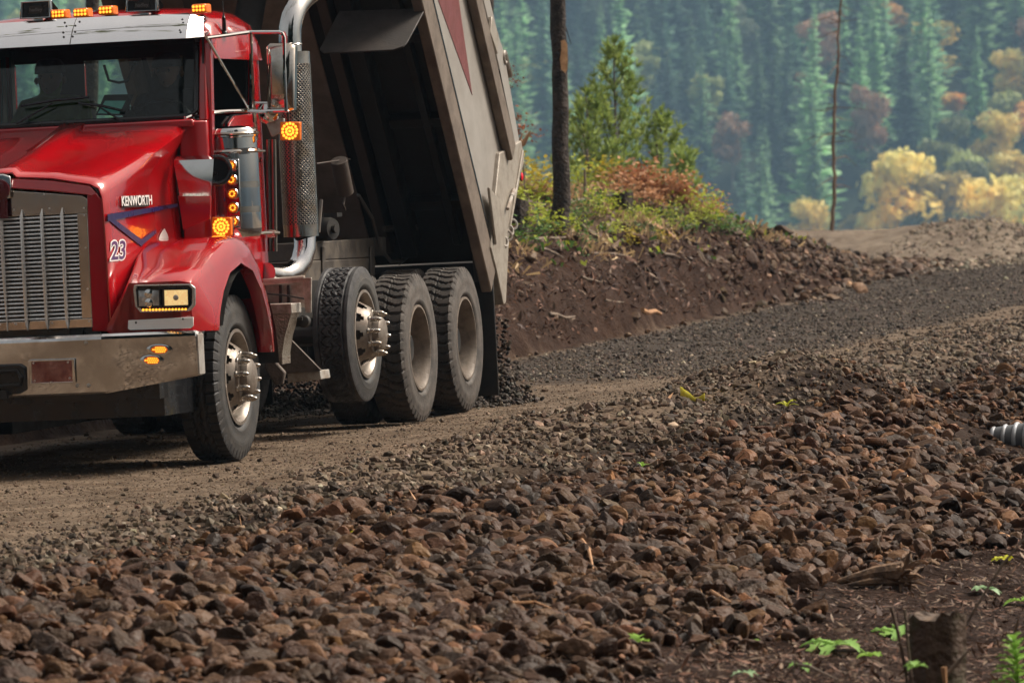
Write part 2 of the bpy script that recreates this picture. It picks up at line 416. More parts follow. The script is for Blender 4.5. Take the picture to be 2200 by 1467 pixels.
# ------------------------------------------------------------------ foliage materials
def leafmat(name, col, col2, scale=1.2, rough=.6, trans=.4):
    m = mat(name, col, rough, col2=col2, scale=scale, mask=(.35, .65), spec=.3)
    n = m.node_tree.nodes; l = m.node_tree.links; b = n['Principled BSDF']
    t = n.new('ShaderNodeBsdfTranslucent'); l.new(b.inputs['Base Color'].links[0].from_socket, t.inputs[0])
    mx = n.new('ShaderNodeMixShader'); mx.inputs[0].default_value = trans
    l.new(b.outputs[0], mx.inputs[1]); l.new(t.outputs[0], mx.inputs[2]); l.new(mx.outputs[0], n['Material Output'].inputs[0])
    return m
M['bark'] = mat('tree_bark', (.055, .035, .024), .9, col2=(.02, .013, .009), scale=9, mask=(.4, .6), bump=1.0, bscale=30, bdist=.06)
M['farbark'] = mat('pale_bark', (.16, .13, .11), .9, var=.4)
def per_tree(m, lo=.55, hi=1.3):
    """each tree of a kind a little lighter or darker than its neighbours"""
    n = m.node_tree.nodes; l = m.node_tree.links; b = n['Principled BSDF']; src = b.inputs['Base Color'].links[0].from_socket
    oi = n.new('ShaderNodeObjectInfo'); mr = n.new('ShaderNodeMapRange'); mr.inputs[3].default_value = lo; mr.inputs[4].default_value = hi; l.new(oi.outputs['Random'], mr.inputs[0])
    sc_ = n.new('ShaderNodeVectorMath'); sc_.operation = 'SCALE'; l.new(src, sc_.inputs[0]); l.new(mr.outputs[0], sc_.inputs['Scale'])
    for q in list(src.links):
        if q.to_node != sc_: l.new(sc_.outputs[0], q.to_socket)
    return m
GREENS = [leafmat('fir_needles', (.17, .30, .175), (.10, .19, .115), .15), leafmat('light_fir_needles', (.24, .39, .20), (.15, .26, .135), .15), leafmat('shaded_fir_needles', (.09, .165, .105), (.055, .105, .07), .15)]
DECID = [leafmat('olive_leaves', (.28, .30, .11), (.17, .21, .08), .3), leafmat('yellow_leaves', (.66, .49, .14), (.30, .33, .115), .13), leafmat('amber_leaves', (.72, .38, .09), (.42, .27, .07), .25), leafmat('rust_leaves', (.34, .19, .11), (.2, .13, .075), .25), leafmat('grey_green_leaves', (.20, .22, .14), (.13, .16, .10), .25)]

def quads_mesh(name, Q, mats, mi=None, smooth=True):
    """Q: (n,4,3) quads"""
    Q = np.asarray(Q, float); V = Q.reshape(-1, 3); F = np.arange(len(V)).reshape(-1, 4)
    o = np_mesh(name, V, F, mats, smooth=False)
    if mi is not None: o.data.polygons.foreach_set('material_index', np.asarray(mi, np.int32))
    return o

def cone_trunk(h, r0, r1, n=7, bend=0.0, seg=8, rng=None):
    """quads of a tapered trunk"""
    rng = rng or np.random.default_rng(1)
    zs = np.linspace(0, h, seg + 1); off = np.cumsum(rng.normal(0, bend, (seg + 1, 2)), 0); off[0] = 0
    P = []
    for i, z in enumerate(zs):
        r = r0 + (r1 - r0) * (i / seg) ** .85
        a = np.arange(n) * 2 * np.pi / n
        P.append(np.stack([off[i, 0] + np.cos(a) * r, off[i, 1] + np.sin(a) * r, np.full(n, z)], -1))
    P = np.array(P); q = []
    for i in range(seg):
        for k in range(n): q.append([P[i, k], P[i, (k + 1) % n], P[i + 1, (k + 1) % n], P[i + 1, k]])
    return q

def conifer_quads(h, r, rng, dens=1.0, start=.06, up=-.35, jit=.3):
    q = []
    nw = int(h * 1.5 * dens)
    for i in range(nw):
        k = start + (1 - start) * i / nw
        z = h * k; L = r * 1.12 * (1 - k) ** .88 * rng.uniform(.75, 1.15) + .15
        nb = max(4, int(5 + 5 * (1 - k)))
        for b in range(nb):
            a = rng.uniform(0, 2 * np.pi); ll = L * rng.uniform(.6, 1.15); d = np.array([np.cos(a), np.sin(a), 0]); s = np.array([-d[1], d[0], 0])
            u_ = up + rng.normal(0, .12)
            segs = 3
            for j in range(segs):
                t0, t1 = j / segs, (j + 1) / segs
                w0, w1 = ll * .30 * (1 - t0 * .8) + .1, ll * .30 * (1 - t1 * .8) + .06
                c0 = d * ll * t0 + np.array([0, 0, z + ll * (u_ * t0 + .25 * t0 ** 2)]); c1 = d * ll * t1 + np.array([0, 0, z + ll * (u_ * t1 + .25 * t1 ** 2)])
                tl = rng.normal(0, .35) * w0; e0 = s * w0 + np.array([0, 0, -w0 * .5 + tl]); f0 = s * w0 + np.array([0, 0, w0 * .5 + tl])
                q.append([c0 + e0, c0 - f0, c1 - f0 * (w1 / w0), c1 + e0 * (w1 / w0)])
    return q

def leaf_cloud(n, lobes, size, rng, shell=.55):
    q = []
    L = np.array([l[3] if len(l) > 3 else 1 for l in lobes], float); L /= L.sum()
    for i in range(n):
        l = lobes[rng.choice(len(lobes), p=L)]; c = np.array(l[0]); rad = np.array(l[1])
        v = rng.normal(0, 1, 3); v /= np.linalg.norm(v); p = c + v * rad * (shell + (1 - shell) * rng.random()) * rng.uniform(.85, 1.1)
        a = rng.normal(0, 1, 3); a -= v * a.dot(v) * .6; a /= np.linalg.norm(a); b = np.cross(a, v + rng.normal(0, .5, 3)); b /= np.linalg.norm(b)
        s = size * rng.uniform(.6, 1.4)
        q.append([p - a * s - b * s * .7, p + a * s - b * s * .4, p + a * s * .8 + b * s * .7, p - a * s * .7 + b * s * .6])
    return q

rng = np.random.default_rng(11)
for q_ in GREENS + DECID: per_tree(q_, .5, 2.0)
FAR = []   # (kind, mesh)
def far_mesh(name, crown, trunk, cm):
    q = crown + trunk; o = quads_mesh(name, q, [cm, M['farbark']], [0] * len(crown) + [1] * len(trunk)); me = o.data; bpy.data.objects.remove(o); return me
for i in range(6):
    h = (26, 30, 23, 28, 33, 21)[i]; r = (4.4, 4.9, 4.2, 5.2, 5.0, 4.0)[i]
    FAR.append(('conifer', far_mesh('distant_conifer', conifer_quads(h, r, rng, 1.0), cone_trunk(h * .9, .35, .05, 6, .02, 5, rng), GREENS[(0, 1, 2, 0, 1, 1)[i]])))
def decid_lobes(R0, h, rng, n=9):
    out = []
    for k in range(n):
        a = rng.uniform(0, 2 * np.pi); rr = R0 * rng.uniform(.15, .68); z = h * rng.uniform(.45, .92)
        s = R0 * rng.uniform(.34, .52); out.append(((np.cos(a) * rr * (1.25 - z / h * .5), np.sin(a) * rr * (1.25 - z / h * .5), z), (s, s, s * .85)))
    return out
for i in range(8):
    h = (15, 17, 13, 16, 12, 15, 14, 17)[i]; R0 = (5.2, 6.2, 4.6, 5.4, 4.2, 5.6, 5, 4.6)[i]
    FAR.append((('olive', 'yellow', 'amber', 'rust', 'grey', 'yellow', 'olive', 'olive')[i], far_mesh('distant_broadleaf', leaf_cloud(1500, decid_lobes(R0, h, rng, 11), .42, rng), cone_trunk(h * .7, .3, .08, 6, .1, 5, rng), DECID[(0, 1, 2, 3, 4, 1, 0, 0)[i]])))
FK = {}
for k, me in FAR: FK.setdefault(k, []).append(me)
LAB = {'conifer': ('hazy blue-green conifer in the far forest on the opposite slope', 'conifers on the far slope', 'conifer', 'far_conifer'),
       'olive': ('hazy olive-green rounded broadleaf tree in the far forest', 'olive broadleaf trees on the far slope', 'tree', 'far_broadleaf_tree'),
       'yellow': ('yellow-leaved rounded autumn tree on the far slope', 'yellow autumn trees on the far slope', 'tree', 'far_autumn_tree'),
       'amber': ('orange-amber autumn tree on the far slope', 'amber autumn trees on the far slope', 'tree', 'far_autumn_tree'),
       'rust': ('dull rust-brown autumn tree on the far slope', 'rust-brown trees on the far slope', 'tree', 'far_autumn_tree'),
       'grey': ('pale grey-green thin tree on the far slope', 'grey-green trees on the far slope', 'tree', 'far_broadleaf_tree')}
def far_tree(kind, x, y, s, label=None, pick=None):
    me = FK[kind][rng.integers(len(FK[kind])) if pick is None else pick]
    lb, gr, ca, nm = LAB[kind]
    o = bpy.data.objects.new(nm, me); COL.objects.link(o)
    o.location = (x, y, ground_z(x, y) - .5); o.rotation_euler = (0, 0, rng.uniform(0, 6.28)); o.scale = (s * rng.uniform(.85, 1.15), s * rng.uniform(.85, 1.15), s)
    tag(o, label or lb, ca, None if label else gr); return o
# salient trees of the far slope, from their places in the photo (u, v of the crown top, distance)
SAL = [('yellow', 1935, 345, 640, 1.0, 'large yellow-green maple with an orange top, low on the far slope beside the thin snag'),
       ('yellow', 2035, 370, 645, .95, 'broad yellow maple beside the orange-topped maple on the far slope'),
       ('amber', 2190, 215, 672, .9, 'golden amber tree high at the edge of the far slope'),
       ('yellow', 2130, 400, 622, 1.0, 'bright yellow maple low behind the gravel crest'),
       ('yellow', 1740, 440, 612, .62, 'small pale yellow tree just above the gravel crest by the snag'),
       ('olive', 2040, 245, 668, .75, 'olive-green round tree among firs above the big yellow maple'),
       ('grey', 1880, 420, 616, .8, 'pale grey-green tree under the orange-topped maple'),
       ('yellow', 2185, 330, 650, .8, 'pale yellow tree above the bright yellow maple'),
       ('yellow', 2165, 120, 715, .6, 'slim yellow tree between firs high on the far slope'),
       ('amber', 1740, 150, 705, .55, 'small orange tree beside the top of the thin snag'),
       ('amber', 1900, 0, 745, .7, 'orange tree at the top of the far slope'),
       ('amber', 2045, 190, 690, .45, 'small amber crown behind the olive-green round tree'),
       ('olive', 2060, 310, 655, .7, 'dull olive tree between the two yellow maples and the firs'),
       ('rust', 1575, 270, 680, .6, 'small rust-brown tree in the blue shaded part of the far slope'),
       ('grey', 1590, 10, 750, .8, 'pale tree crown at the top of the shaded slope'),
       ('yellow', 2150, 262, 660, .7, 'golden tree below the amber one at the right edge of the far slope'),
       ('olive', 2095, 330, 650, .85, 'yellowish-olive tree above and between the two broad yellow maples'),
       ('olive', 1985, 430, 630, .8, 'dull green tree in front of the broad yellow maple, by the gravel crest'),
       ('yellow', 1850, 452, 615, .6, 'small yellow bush-like tree at the left foot of the orange-topped maple'),
       ('olive', 2080, 440, 615, .6, 'green tree just left of the bright yellow maple behind the crest'),
       ('olive', 2165, 172, 680, .75, 'olive-yellow tree above the golden tree at the right edge of the far slope'),
       ('olive', 2005, 305, 655, .7, 'muted green round tree just above the two broad yellow maples'),
       ('yellow', 1962, 455, 612, .6, 'low golden bushy tree in front of the large orange-topped maple'),
       ('olive', 2125, 462, 608, .6, 'low yellow-green tree at the foot of the bright yellow maple'),
       ('yellow', 2200, 420, 618, .85, 'broad yellow-green tree cut by the right edge above the crest'),
       ('olive', 1450, 370, 640, .75, 'dark olive tree low in the blue shaded gap right of the young pine')]
taken = []; KF = 1.6           # the opposite slope stands about a kilometre away
for kd, u, v, Y, s, lb in SAL:
    s *= KF; hh = {'yellow': 15, 'amber': 11, 'olive': 15, 'grey': 11, 'rust': 14}[kd] * s
    best = min(np.arange(964, 1290, 4.0), key=lambda yy: abs(VH - FPX * (ground_z((u - 1100) / FPX * yy, yy) + hh - EYE) / yy - v))
    x = (u - 1100) / FPX * best; far_tree(kd, x, best, s, lb); taken.append((x, best, hh * .30 + 1.6))
# the forest itself
cnt = 0
def n_s(x): return math.sin(x * .9)
for row, Y in enumerate(np.arange(962, 1280, 11.6)):
    x0, x1 = Y * (930 - 1100) / FPX, Y * (2420 - 1100) / FPX
    x = x0 + rng.uniform(0, 9)
    while x < x1:
        yy = Y + rng.uniform(-4, 4)
        if not any(abs(x - a) < w_ and -32 < yy - b < 8 for a, b, w_ in taken):
            u = 1100 + x / yy * FPX
            vt = VH - FPX * (ground_z(x, yy) + 27 - EYE) / yy
            low = u > 1800 + 60 * n_s(x) and vt > 300 - (u - 1800) * .38
            pc = .08 if low else (.86 if u > 1450 else .74)
            n_ = float(vnoise(np.array([x * .019]), np.array([yy * .0125]), 5)[0])
            r_ = rng.random() - n_ * .5
            kd = 'conifer' if r_ < pc else (('olive', 'yellow', 'yellow', 'olive', 'grey', 'yellow', 'olive') if low else (('olive', 'grey', 'rust', 'olive', 'yellow') if u > 1420 else ('olive', 'grey', 'olive', 'grey', 'olive')))[rng.integers(7 if low else 5)]
            if kd == 'conifer' and cnt > 330: kd = 'olive'
            shade = kd == 'conifer' and 1180 < u < 1560 and rng.random() < .75  # darker needles stand in for shade on this part of the slope
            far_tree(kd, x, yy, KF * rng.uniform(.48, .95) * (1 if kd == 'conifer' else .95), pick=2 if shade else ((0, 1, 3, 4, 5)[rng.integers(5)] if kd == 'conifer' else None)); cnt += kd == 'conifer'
        x += KF * rng.uniform(4.8, 8.2)
# the wood goes on behind the truck: one far-off mass
Vs, Fs, Ms, base = [], [], [], 0
src = []
for me in FK['conifer'][:2] + FK['olive'][:1]:
    nv = len(me.vertices); co = np.empty(nv * 3); me.vertices.foreach_get('co', co); src.append((co.reshape(-1, 3), np.array([p_.material_index for p_ in me.polygons]), me))
for Y in np.arange(975, 1290, 15.0):
    x = Y * (-700 - 1100) / FPX + rng.uniform(0, 12)
    while x < Y * (925 - 1100) / FPX:
        k = rng.integers(3) if rng.random() < .4 else rng.integers(2); co, pm, me = src[k]; s = KF * rng.uniform(.5, .95); a = rng.uniform(0, 6.28)
        yy = Y + rng.uniform(-5, 5); W = np.stack([co[:, 0] * math.cos(a) - co[:, 1] * math.sin(a), co[:, 0] * math.sin(a) + co[:, 1] * math.cos(a), co[:, 2]], -1) * s + [x, yy, ground_z(x, yy) - .5]
        Vs.append(W); Fs.append(np.arange(len(co)).reshape(-1, 4) + base); Ms.append(np.where(pm == 1, 3, k)); base += len(co); x += KF * rng.uniform(6, 10.5)
o = np_mesh('distant_forest', np.concatenate(Vs), np.concatenate(Fs), [src[0][2].materials[0], src[1][2].materials[0], src[2][2].materials[0], M['farbark']], smooth=False)
o.data.polygons.foreach_set('material_index', np.concatenate(Ms).astype(np.int32)); tag(o, kind='stuff')
# a sparse row where the truck's windows look out
for i in range(34):
    Y = rng.uniform(300, 420); u = rng.uniform(-330, 560); far_tree('conifer' if i % 3 else ('olive', 'yellow')[i % 2], (u - 1100) / FPX * Y, Y, rng.uniform(.5, .8), 'tree seen dimly through the cab and over its roof, beyond the truck') ['group'] = 'trees beyond the truck cab'

# ------------------------------------------------------------------ nearer trees
def near_tree(name, base, h, r0, r1, label, cat='tree trunk', bark=None, tl=1.0, seg=40, bend=.012, flare=1.35, lean=(0, 0), twigs=0, n=20):
    e = empty(name, None, base); tag(e, label, cat)
    rr = np.random.default_rng(int(abs(base[0] * 1000)) + 3)
    V = []; off = np.zeros(2)
    for i in range(seg + 1):
        k = i / seg; z = h * k - .3; r = (r0 + (r1 - r0) * k) * (1 + (flare - 1) * math.exp(-max(z, 0) / .35)); off = off + rr.normal(0, bend, 2)
        V.append([Vector((off[0] + lean[0] * k + math.cos(2 * math.pi * q / n) * r * (1 + rr.normal(0, .03)), off[1] + lean[1] * k + math.sin(2 * math.pi * q / n) * r * (1 + rr.normal(0, .03)), z)) for q in range(n)])
    m = MB(); m.rings(V)
    if twigs:
        for i in range(twigs):
            k = rr.uniform(.18, 1); c = V[int(k * seg)]; c = sum(c, Vector()) / len(c); a = rr.uniform(0, 6.28); L = tl * rr.uniform(.15, .9) * (1.2 - k * .5)
            p1 = c + Vector((math.cos(a) * L * .5, math.sin(a) * L * .5, rr.uniform(-.12, .10))); p2 = p1 + Vector((math.cos(a) * L * .5, math.sin(a) * L * .5, rr.uniform(-.25, .1)))
            m.tube([c, p1, p2], [.014, .009, .003], 4)
    m.build('trunk', bark or M['bark'], e)
    return e, V
p = wpt(1210, 421, 62.5); p.z = ground_z(p.x, p.y) - .05
tr1, V1 = near_tree('bare_pine', p, 6.5, .095, .078, 'bare dark conifer trunk with a pale bark scar, standing on the bank behind the truck', n=24, twigs=12, tl=.22)
# pale scar where the bark is torn
Y1 = p.y
m = MB()
for k in range(1):
    A = [(1205, 88), (1213, 86), (1219, 96), (1220, 120), (1219, 150), (1214, 158), (1206, 150), (1203, 128), (1206, 108)]
    P_ = [wpt(u, v, Y1 - .088) - p for u, v in A]
    for q in P_: q.y = -.02 - math.sqrt(max(.0001, .103 ** 2 - (q.x + .01) ** 2))
    m.prism(P_, (0, .03, 0))
m.build('bark_scar', mat('torn_pale_wood', (.66, .38, .19), .7, col2=(.42, .22, .10), scale=9), tr1)
p2 = wpt(1044, 420, 66); p2.z = ground_z(p2.x, p2.y) - .1
near_tree('bare_pine', p2, 7, .11, .09, 'rough brown trunk standing close behind the raised tailgate', n=24)
p3 = gpt(1785, 498); p3.y += .5; p3.z = ground_z(p3.x, p3.y) - .2
near_tree('dead_snag', p3, 7.5, .048, .012, 'thin dead snag with short broken twigs, alone beyond the gravel crest', 'dead tree', bark=mat('snag_wood', (.19, .12, .078), .9, var=.4, scale=20), twigs=46, bend=.02, n=8, lean=(.14, 0), flare=1.1)
# tan trunk seen over the cab roof
p4 = wpt(172, 300, 75); p4.z = ground_z(p4.x, p4.y) - .2
near_tree('bare_pine', p4, 9, .10, .08, 'brown trunk rising beyond the cab roof between the air horns')
# young pine on the shoulder of the bank
def young_pine(base, h, r, label, seed, lean=0, dens=1.0):
    rr = np.random.default_rng(seed); e = empty('young_pine', None, base); tag(e, label, 'pine tree')
    o = quads_mesh('trunk', cone_trunk(h, .045, .008, 8, .012, 12, rr), [M['farbark']]); o.parent = e
    q = []
    M.setdefault('pine', leafmat('pine_needles', (.38, .46, .11), (.19, .28, .075), 5, trans=.3))
    def tuft(c, d, L, n_):
        for i in range(n_):
            v = d + rr.normal(0, .55, 3); v /= np.linalg.norm(v); s = np.cross(v, rr.normal(0, 1, 3)); s /= np.linalg.norm(s)
            l_ = L * rr.uniform(.6, 1.2); w = L * .13
            q.append([c - s * w, c + s * w, c + v * l_ + s * w * .4, c + v * l_ - s * w * .4])
    nw = int(h * 7.5)
    tw = []
    for i in range(nw):
        k = .04 + .93 * i / nw; z = h * k
        for b in range(6):
            a = rr.uniform(0, 6.28); L = r * (1 - k) ** .95 * rr.uniform(.5, 1.15) + .07; d = np.array([np.cos(a), np.sin(a), 0])
            nseg = max(3, int(L / .07))
            for j in range(1, nseg + 1):
                t = j / nseg; c = np.array([0, 0, z]) + d * L * t + np.array([0, 0, L * (.3 * t + .75 * t * t)])
                dd = d * .5 + np.array([0, 0, .55 + .7 * t]); dd /= np.linalg.norm(dd)
                if t > .45 and rr.random() < .75 * dens: tuft(c, dd, .13, 9)
            c1 = np.array([0, 0, z]) + d * L + np.array([0, 0, L * .8]); c0 = np.array([0, 0, z])
            s = np.cross(d, [0, 0, 1]) * .006; tw.append([c0 - s, c0 + s, c1 + s, c1 - s])
    tuft(np.array([0, 0, h]), np.array([0, 0, 1.]), .14, 20)
    o = quads_mesh('crown', q, [M['pine']]); o.parent = e
    o = quads_mesh('branches', tw, [M['farbark']]); o.parent = e
    return e
for u, vt, vb, Y, rad, lb, sd_ in ((1322, 92, 470, 84, .95, 'tallest young green pine, right of the bare trunk on the bank', 5), (1262, 205, 440, 82, .62, 'shorter young pine against the bare trunk on the bank', 6), (1420, 240, 470, 83, .62, 'young pine sapling right of the tallest young pine', 8), (1462, 330, 470, 82, .4, 'smallest bushy pine at the right end of the young pines', 9)):
    top = wpt(u, vt, Y); bz = wpt(u, vb, Y).z
    young_pine(Vector((top.x, Y, bz - .2)), top.z - bz + .2, rad, lb, sd_, dens=1.0)

# a thin leafy branch reaching over the road above the truck (mirrored in the visor and hood)
e = empty('overhanging_branch', None, (-9.8, 36.4, 8.4)); tag(e, 'thin leafy branch overhanging the road above the truck, mirrored in its sun visor', 'branch')
rb = np.random.default_rng(44); m = MB(); q = []
m.tube([(-4, .5, -1), (0, 0, 0), (3, -.3, .3), (6, -.2, .1), (9, -.5, -.3)], [.07, .06, .045, .03, .008], 6)
for i in range(30):
    k = rb.uniform(.2, 1); b = Vector((9 * k, -.3, .2 - .4 * k)); d = Vector((rb.normal(.4, .5), rb.normal(0, 1), rb.normal(0, .25))).normalized() * rb.uniform(.6, 1.8); m.tube([b, b + d * .5 + Vector((0, 0, .05)), b + d], [.014, .010, .003], 4)
    for j in range(16):
        c = np.array((b + d * rb.uniform(.3, 1.05))[:]) + rb.normal(0, .10, 3); u = rb.normal(0, 1, 3); u /= np.linalg.norm(u); v = np.cross(u, rb.normal(0, 1, 3)); v /= np.linalg.norm(v); L = rb.uniform(.06, .14)
        q.append([c - u * L, c - v * L * .5, c + u * L, c + v * L * .5])
m.build('wood', M['bark'], e); o = quads_mesh('leaves', q, [DECID[0]]); o.parent = e
# tall trees standing round the camera's side of the clearing (seen only as reflections and shade)
big = []
for i in range(3):
    h = (24, 28, 21)[i]
    big.append((far_mesh('forest_conifer', conifer_quads(h, (3.4, 3.8, 3.0)[i], rng, 1.0, start=.2), cone_trunk(h * .95, .30, .05, 8, .03, 6, rng), mat('forest_needles', (.03, .055, .034), .7, col2=(.018, .035, .022), scale=.2))))
for i, (x, y) in enumerate(((-4, -6), (3, -9), (8, 2), (7.5, 12), (10, -4), (-9, -12), (0, -18), (11, 12), (9.5, 7), (6.5, 8), (12, 5), (-6, -14), (5, -13), (-2, -22), (8, -20), (-12, -4), (-16, -16), (2.5, -15), (-7.5, -9), (-10.5, -20), (13, -12))):
    o = bpy.data.objects.new('forest_conifer', big[i % 3]); COL.objects.link(o); o.location = (x, y, ground_z(x, y) - .3); o.rotation_euler = (0, 0, i * 1.3); o.scale = (1.25, 1.25, 1.25 if y > 0 else 1.5)
    tag(o, 'tall dark conifer at the edge of the clearing, mirrored in the chrome and red paint', 'conifer', 'conifers around the clearing')
# ------------------------------------------------------------------ dump truck
# truck frame: x forward, y to its left side, z up; rolled 2.9 degrees with the cross-fall of the road
TH, RO = R(13.3), R(2.9)
tF = Vector((-math.sin(TH), -math.cos(TH), 0)); tL0 = Vector((math.cos(TH), -math.sin(TH), 0)); tZ = Vector((0, 0, 1))
tL = tL0 * math.cos(RO) + tZ * math.sin(RO); tU = tZ * math.cos(RO) - tL0 * math.sin(RO)
tO = Vector((-1.735, 35.0, 0)) - tL * 1.15
TM = Matrix(((tF.x, tL.x, tU.x, tO.x), (tF.y, tL.y, tU.y, tO.y), (tF.z, tL.z, tU.z, tO.z), (0, 0, 0, 1)))
_inv = TM.inverted()
def T(u, v, x=None, y=None, z=None):
    """point of the photograph put on a plane of the truck's own frame"""
    o = _inv @ Vector((0, 0, EYE)); d = _inv.to_3x3() @ Vector(((u - 1100) / FPX, 1, -(v - VH) / FPX))
    i, val = (0, x) if x is not None else (1, y) if y is not None else (2, z)
    return o + d * ((val - o[i]) / d[i])
truck = empty('dump_truck'); truck.matrix_world = TM
tag(truck, 'red dump truck with its grey box raised, tipping gravel on the road', 'dump truck')
CY = .05
def sub(name, parent=None):
    return empty(name, parent or truck)

# ---- hood
def hood_section(x):
    k = (1.12 - x) / 1.52
    hw = .60 + .13 * k; z = 1.80 + .35 * k - .02 * math.sin(math.pi * k); crown = .055 * (1 - k) + .012
    half = []
    half += [(.0, z + crown + .028), (.075, z + crown + .028), (.10, z + crown), (hw * .55, z + crown * .72), (hw - .02, z), (hw + .035, z - .03), (hw + .055 - .045 * k, z - .085), (hw + .06 - .10 * k, z - .17)]
    half += [(.665 + .005 * k, z - .32), (.668 + .03 * k, 1.30), (.675 + .045 * k, .93)]
    return [(x, CY + y, zz) for y, zz in half], [(x, CY - y, zz) for y, zz in half]
m = MB(); rg = []
for x in (1.12, 1.10, 1.0, .7, .4, .1, -.2, -.38, -.41):
    l_, r_ = hood_section(max(x, -.40)); 
    if x in (1.12, -.41):
        s_ = .93; l_ = [(p[0], CY + (p[1] - CY) * .985, p[2] - .015) for p in l_]; r_ = [(p[0], CY + (p[1] - CY) * .985, p[2] - .015) for p in r_]
    rg.append(l_[::-1] + r_[1:])
m.rings(rg, closed=False, caps=False)
hood = m.build('hood', M['red'], truck, smooth=60)
sol = hood.modifiers.new('thick', 'SOLIDIFY'); sol.thickness = .012; sol.offset = -1; esplit(hood, 60)
# front lip over the grille and the two red strips beside it
m = MB()
fl = [T(23, 383, x=1.12), T(110, 388, x=1.12), T(192, 399, x=1.12), T(206, 414, x=1.12), T(196, 424, x=1.135), T(186, 419, x=1.14), T(105, 411, x=1.14), T(20, 405, x=1.14)]
def mir(p): return Vector((p[0], 2 * CY - p[1], p[2]))
m.prism(fl, (-.05, 0, 0)); m.prism([mir(p) for p in fl], (-.05, 0, 0))
st = [T(186, 419, x=1.13), T(206, 414, x=1.13), T(226, 440, x=1.10), T(236, 712, x=1.10), T(197, 712, x=1.13)]
m.prism(st, (-.06, 0, 0)); m.prism([mir(p) for p in st], (-.06, 0, 0))
m.build('hood_nose', M['red'], hood, bevel=.008)

# ---- grille
gx_ = 1.135
gout = [T(-12, 405, x=gx_), T(100, 412, x=gx_), T(180, 421, x=gx_), T(187, 428, x=gx_), T(197, 703, x=gx_)]
outer = [mir(p) for p in gout[:0:-1]] + gout[1:]
zt = T(165, 459, x=gx_); zb = T(172, 685, x=gx_)
m = MB()
# surround: top plate, side plates, bottom plate
yl = zt.y
def quad(y0, z0, y1, z1, x=gx_, d=.02): m.box((x - d / 2, (y0 + y1) / 2, (z0 + z1) / 2), (d, abs(y1 - y0), abs(z1 - z0)))
gy1 = T(187, 428, x=gx_).y; gz1 = T(187, 428, x=gx_).z; gz0 = T(197, 703, x=gx_).z
top = [(gx_, gy1, gz1), (gx_, gy1 - .03, gz1 + .022), (gx_, CY, 1.775), (gx_, 2 * CY - gy1 + .03, gz1 + .022), (gx_, 2 * CY - gy1, gz1), (gx_, 2 * CY - gy1, zt.z), (gx_, gy1, zt.z)]
m.prism(top, (-.02, 0, 0))
for s_ in (1, -1):
    quad(CY + s_ * (yl - CY), zt.z - .0015, CY + s_ * (gy1 - CY - .004), zb.z + .0015)
quad(2 * CY - gy1 + .004, zb.z, gy1 - .004, gz0)
surround = m.build('grille', M['stain'], truck, bevel=.003)
m = MB()
nsl = 26
for i in range(nsl):
    z = zb.z + (zt.z - zb.z) * (i + .35) / nsl
    m.box((gx_ - .015, CY, z), (.022, 2 * (yl - CY), .0085), Matrix.Rotation(R(-18), 3, 'Y'))
m.build('slats', M['silver'], surround)
m = MB()
for k in range(-4, 5):
    if k == 0: continue
    y = CY + (abs(k) * .131 - .118) * (1 if k > 0 else -1) if False else CY + k * .1305
    pz = [zt.z + .03, zt.z - .03, (zt.z + zb.z) / 2, zb.z + .03, zb.z - .04]
    if abs(y - CY) > yl - CY - .02: continue
    m.tube([(gx_ + .004, y, zt.z + .04), (gx_ + .022, y, zt.z), (gx_ + .026, y, (zt.z + zb.z) / 2), (gx_ + .022, y, zb.z), (gx_ + .004, y, zb.z - .055)], [.003, .011, .012, .011, .004], 8)
m.tube([(gx_ + .02, CY, zt.z - .02), (gx_ + .026, CY, (zt.z + zb.z) / 2), (gx_ + .004, CY, zb.z - .055)], [.011, .012, .004], 8)
m.build('vertical_bars', M['silver'], surround)
m = MB(); m.box((gx_ - .09, CY, (zt.z + zb.z) / 2), (.02, 2 * yl - .1, zt.z - zb.z + .1)); m.build('radiator_core', M['gloss'], surround)
m = MB()
for u, v in ((30, 451), (95, 418), (106, 448), (180, 447), (181, 463), (184, 533), (188, 621), (191, 690), (35, 696), (112, 694), (0, 697)):
    p = T(u, v, x=gx_)
    for q in (p, mir(p)): m.lathe([(.006, 0), (.005, .003), (.001, .004)], (gx_, q.y, q.z), (1, 0, 0), 8)
m.build('rivets', M['silver'], surround)
# emblem: chrome shield with a dark red disc
m = MB()
em = [(-.075, 1.855), (-.03, 1.872), (.03, 1.872), (.075, 1.855), (.078, 1.80), (.07, 1.72), (-.07, 1.72), (-.078, 1.80)]
m.prism([(gx_ + .035, CY + y, z) for y, z in em], (-.03, 0, 0))
emb = m.build('emblem', M['chrome'], truck, bevel=.008)
m = MB(); m.lathe([(.068, 0), (.068, .012), (.06, .016), (.001, .017)], (gx_ + .036, CY, 1.775), (1, 0, 0), 28)
m.prism([(gx_ + .036, CY - .05, 1.73), (gx_ + .036, CY + .05, 1.73), (gx_ + .036, CY + .05, 1.60), (gx_ + .036, CY - .05, 1.60)], (.008, 0, 0))
for k in (-2, 0, 2): m.box((gx_ + .046, CY + k * .016, 1.655), (.008, .014, .10))
M['redbadge'] = mat('dark_red_enamel', (.10, .006, .01), .3, var=.3)
m.build('badge_disc', M['redbadge'], emb)

